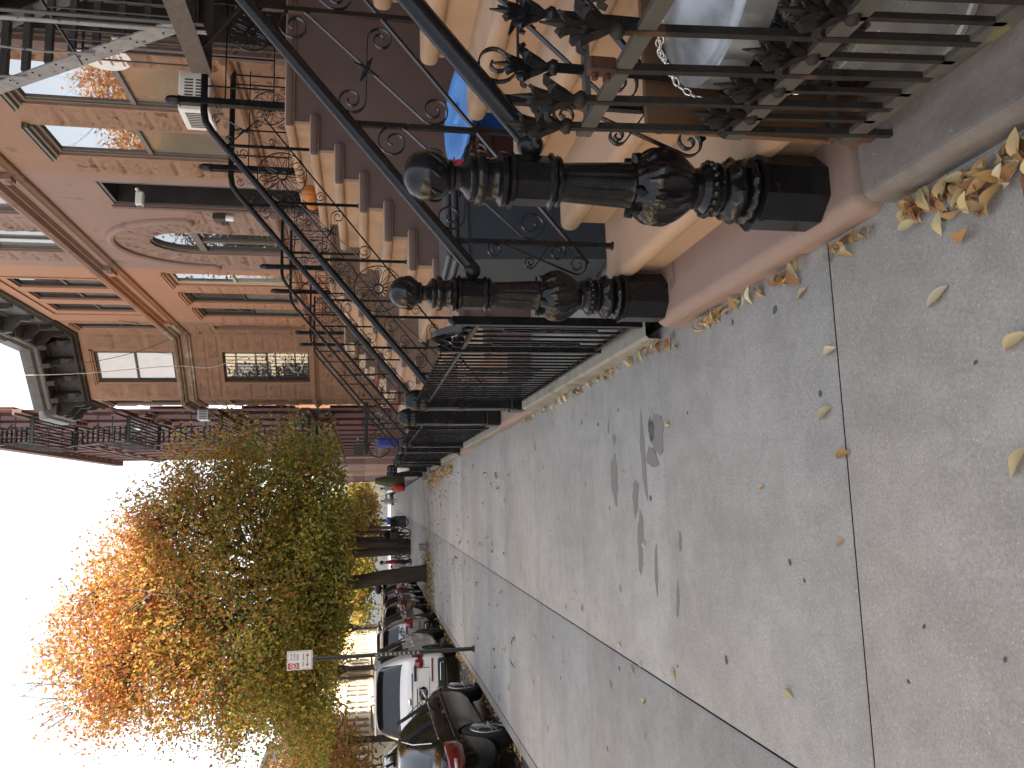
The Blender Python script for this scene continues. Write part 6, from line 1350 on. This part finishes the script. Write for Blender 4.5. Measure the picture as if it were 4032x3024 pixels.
def ebike(label, loc, rz):
    t = thing('delivery_bike', label, 'bicycle', loc, rz, 'bikes parked up the street'); m = MB()
    for y in (-.55, .55): m = MB(); m.tube([(0, y+.31*math.cos(q*.2618), .34+.31*math.sin(q*.2618)) for q in range(24)], .03, 6, closed=True); m.build('wheel', RUB, t); 
    m = MB()
    for a, b in (((0, -.55, .34), (0, -.12, .36)), ((0, -.12, .36), (0, -.22, .85)), ((0, -.12, .36), (0, .38, .8)), ((0, -.2, .72), (0, .4, .88)), ((0, .55, .34), (0, .36, 1.05)), ((0, -.55, .34), (0, -.2, .72))): m.tube([a, b], .03, 6)
    m.build('frame', BLKP, t); m = MB(); m.tube([(-.3, .28, 1.08), (0, .36, 1.06), (.3, .28, 1.08)], .018, 6); m.build('handlebar', BLKP, t); m = MB(); m.bbox(-.09, .09, -.36, -.08, .86, .93, .02); m.build('saddle', BLKP, t)
    m = MB(); m.bbox(-.22, .22, -.78, -.36, .72, 1.12, .03); m.build('cargo_box', BLKP, t); return t
gz = G
person('person in a dark red jacket beside the parked bikes', (-3.25, 43.2, gz(43.2)-.05), R(95), DRED, BLK, 'stand')
person('person in a black hooded coat among the parked bikes', (-2.0, 47.0, gz(47)), R(200), BLK, BLK, 'stand', hood=BLK)
person('small figure in pale clothes walking far up the pavement', (.0, 82, gz(82)), R(175), PALE, PINKC, 'walk')
person('person in a white top near the tarpaulin at the railings', (1.05, 66, gz(66)), R(150), PALE, DEN, 'walk')
ebike('black delivery bike with box, nearest of the parked bikes', (-2.35, 44.2, gz(44.2)), R(70)); ebike('black delivery bike behind the person in black', (-1.85, 48.3, gz(48.3)), R(75)); ebike('black delivery bike by the twin-stemmed tree', (-2.9, 46.0, gz(46)), R(60))
m = MB(); m.bbox(-.35, .35, -.3, .3, .35, 1.2, .06); m.bbox(-.3, .3, -.25, .25, 1.2, 1.3, .03); o = tag(m.build('slate_crate', GREYB), 'slate grey plastic crate stacked behind the delivery bikes', 'crate'); o.location = (-1.35, 52, gz(52)-.3)
m = MB(); m.bbox(-.25, .25, -.3, .3, .0, .3, .08); o = tag(m.build('blue_bag', BLUEB), 'small blue bundle on top of the grey crate', 'bag'); o.location = (-1.3, 52.2, gz(52)+1.0)
TARP = cloth('olive_tarpaulin', (.10, .115, .04)); REDC = cloth('coral_red_cloth', (.62, .07, .06))
m = MB(); rows = []
for j in range(9):
    v = j/8; row = []
    for i in range(25):
        a = 2*math.pi*i/24; k = (1-.62*v**1.6)*(1+.05*math.sin(6*a)); row.append((.5*k*math.cos(a)+.1*v, .9*k*math.sin(a), 2.1*v**.9))
    rows.append(row)
m.sheet(rows); m.add(rows[-1][:-1], [tuple(range(24))]); o = tag(m.build('covered_scooter', TARP), 'tall shape under an olive green tarpaulin by the railings', 'tarpaulin'); o.location = (1.35, 57.4, G(57.4))
m = MB(); m.ball((0, 0, .4), .6, 20, (.5, .8, .8)); m.v = [(x, y, max(0, z)+.03*math.sin(9*x+5*y)) for x, y, z in m.v]; o = tag(m.build('red_cloth', REDC), 'coral red cloth bundle at the foot of the green tarpaulin', 'cloth'); o.location = (.9, 56.5, G(56.5))
# blue box by the newels, bicycle with crate hung at the tenement
m = MB(); m.bbox(-.12, .12, -.3, .3, 0, .62, .05); o = tag(m.build('blue_barrel', mat('deep_blue_plastic', [(.012, .02, .2), (.02, .03, .28)], rough=.4)), 'deep blue tub behind the far stoop railings', 'tub'); o.location = (1.6, 21.9, .55)
BK = thing('bicycle', 'old bicycle with a black crate leaning above the far railings', 'bicycle', (2.2, 24.6, .72), R(80))
for y in (-.5, .52):
    m = MB(); m.tube([(0, y+.33*math.cos(q*.2), .34+.33*math.sin(q*.2)) for q in range(31)], .018, 6, closed=True); w_ = m.build('wheel', RUB, BK); m = MB(); [m.tube([(0, y, .34), (0, y+.32*math.cos(q*.524), .34+.32*math.sin(q*.524))], .004, 4) for q in range(12)]; m.build('spokes', CHROME, w_)
m = MB(); [m.tube([a, b], .016, 6) for a, b in (((0, -.5, .34), (0, -.08, .32)), ((0, -.08, .32), (0, -.2, .82)), ((0, -.08, .32), (0, .36, .78)), ((0, -.18, .74), (0, .36, .8)), ((0, .52, .34), (0, .34, .98)), ((0, -.5, .34), (0, -.18, .74)))]; m.build('frame', BLKP, BK)
m = MB(); m.bbox(-.06, .06, -.33, -.1, .82, .88, .02); m.build('saddle', BLKP, BK); m = MB(); m.tube([(-.25, .26, 1.0), (0, .34, .99), (.25, .26, 1.0)], .014, 6); m.build('handlebar', CHROME, BK); m = MB(); m.bbox(-.17, .17, .42, .78, .85, 1.12, .01); m.build('crate', BLKP, BK)
m = MB(); m.bbox(-1.0, 1.0, -.04, .04, 0, .12, .02); o = tag(m.build('awning_bar', FE), 'dark iron awning bar over the tenement basement', 'awning'); o.location = (2.6, 27.0, 1.4)
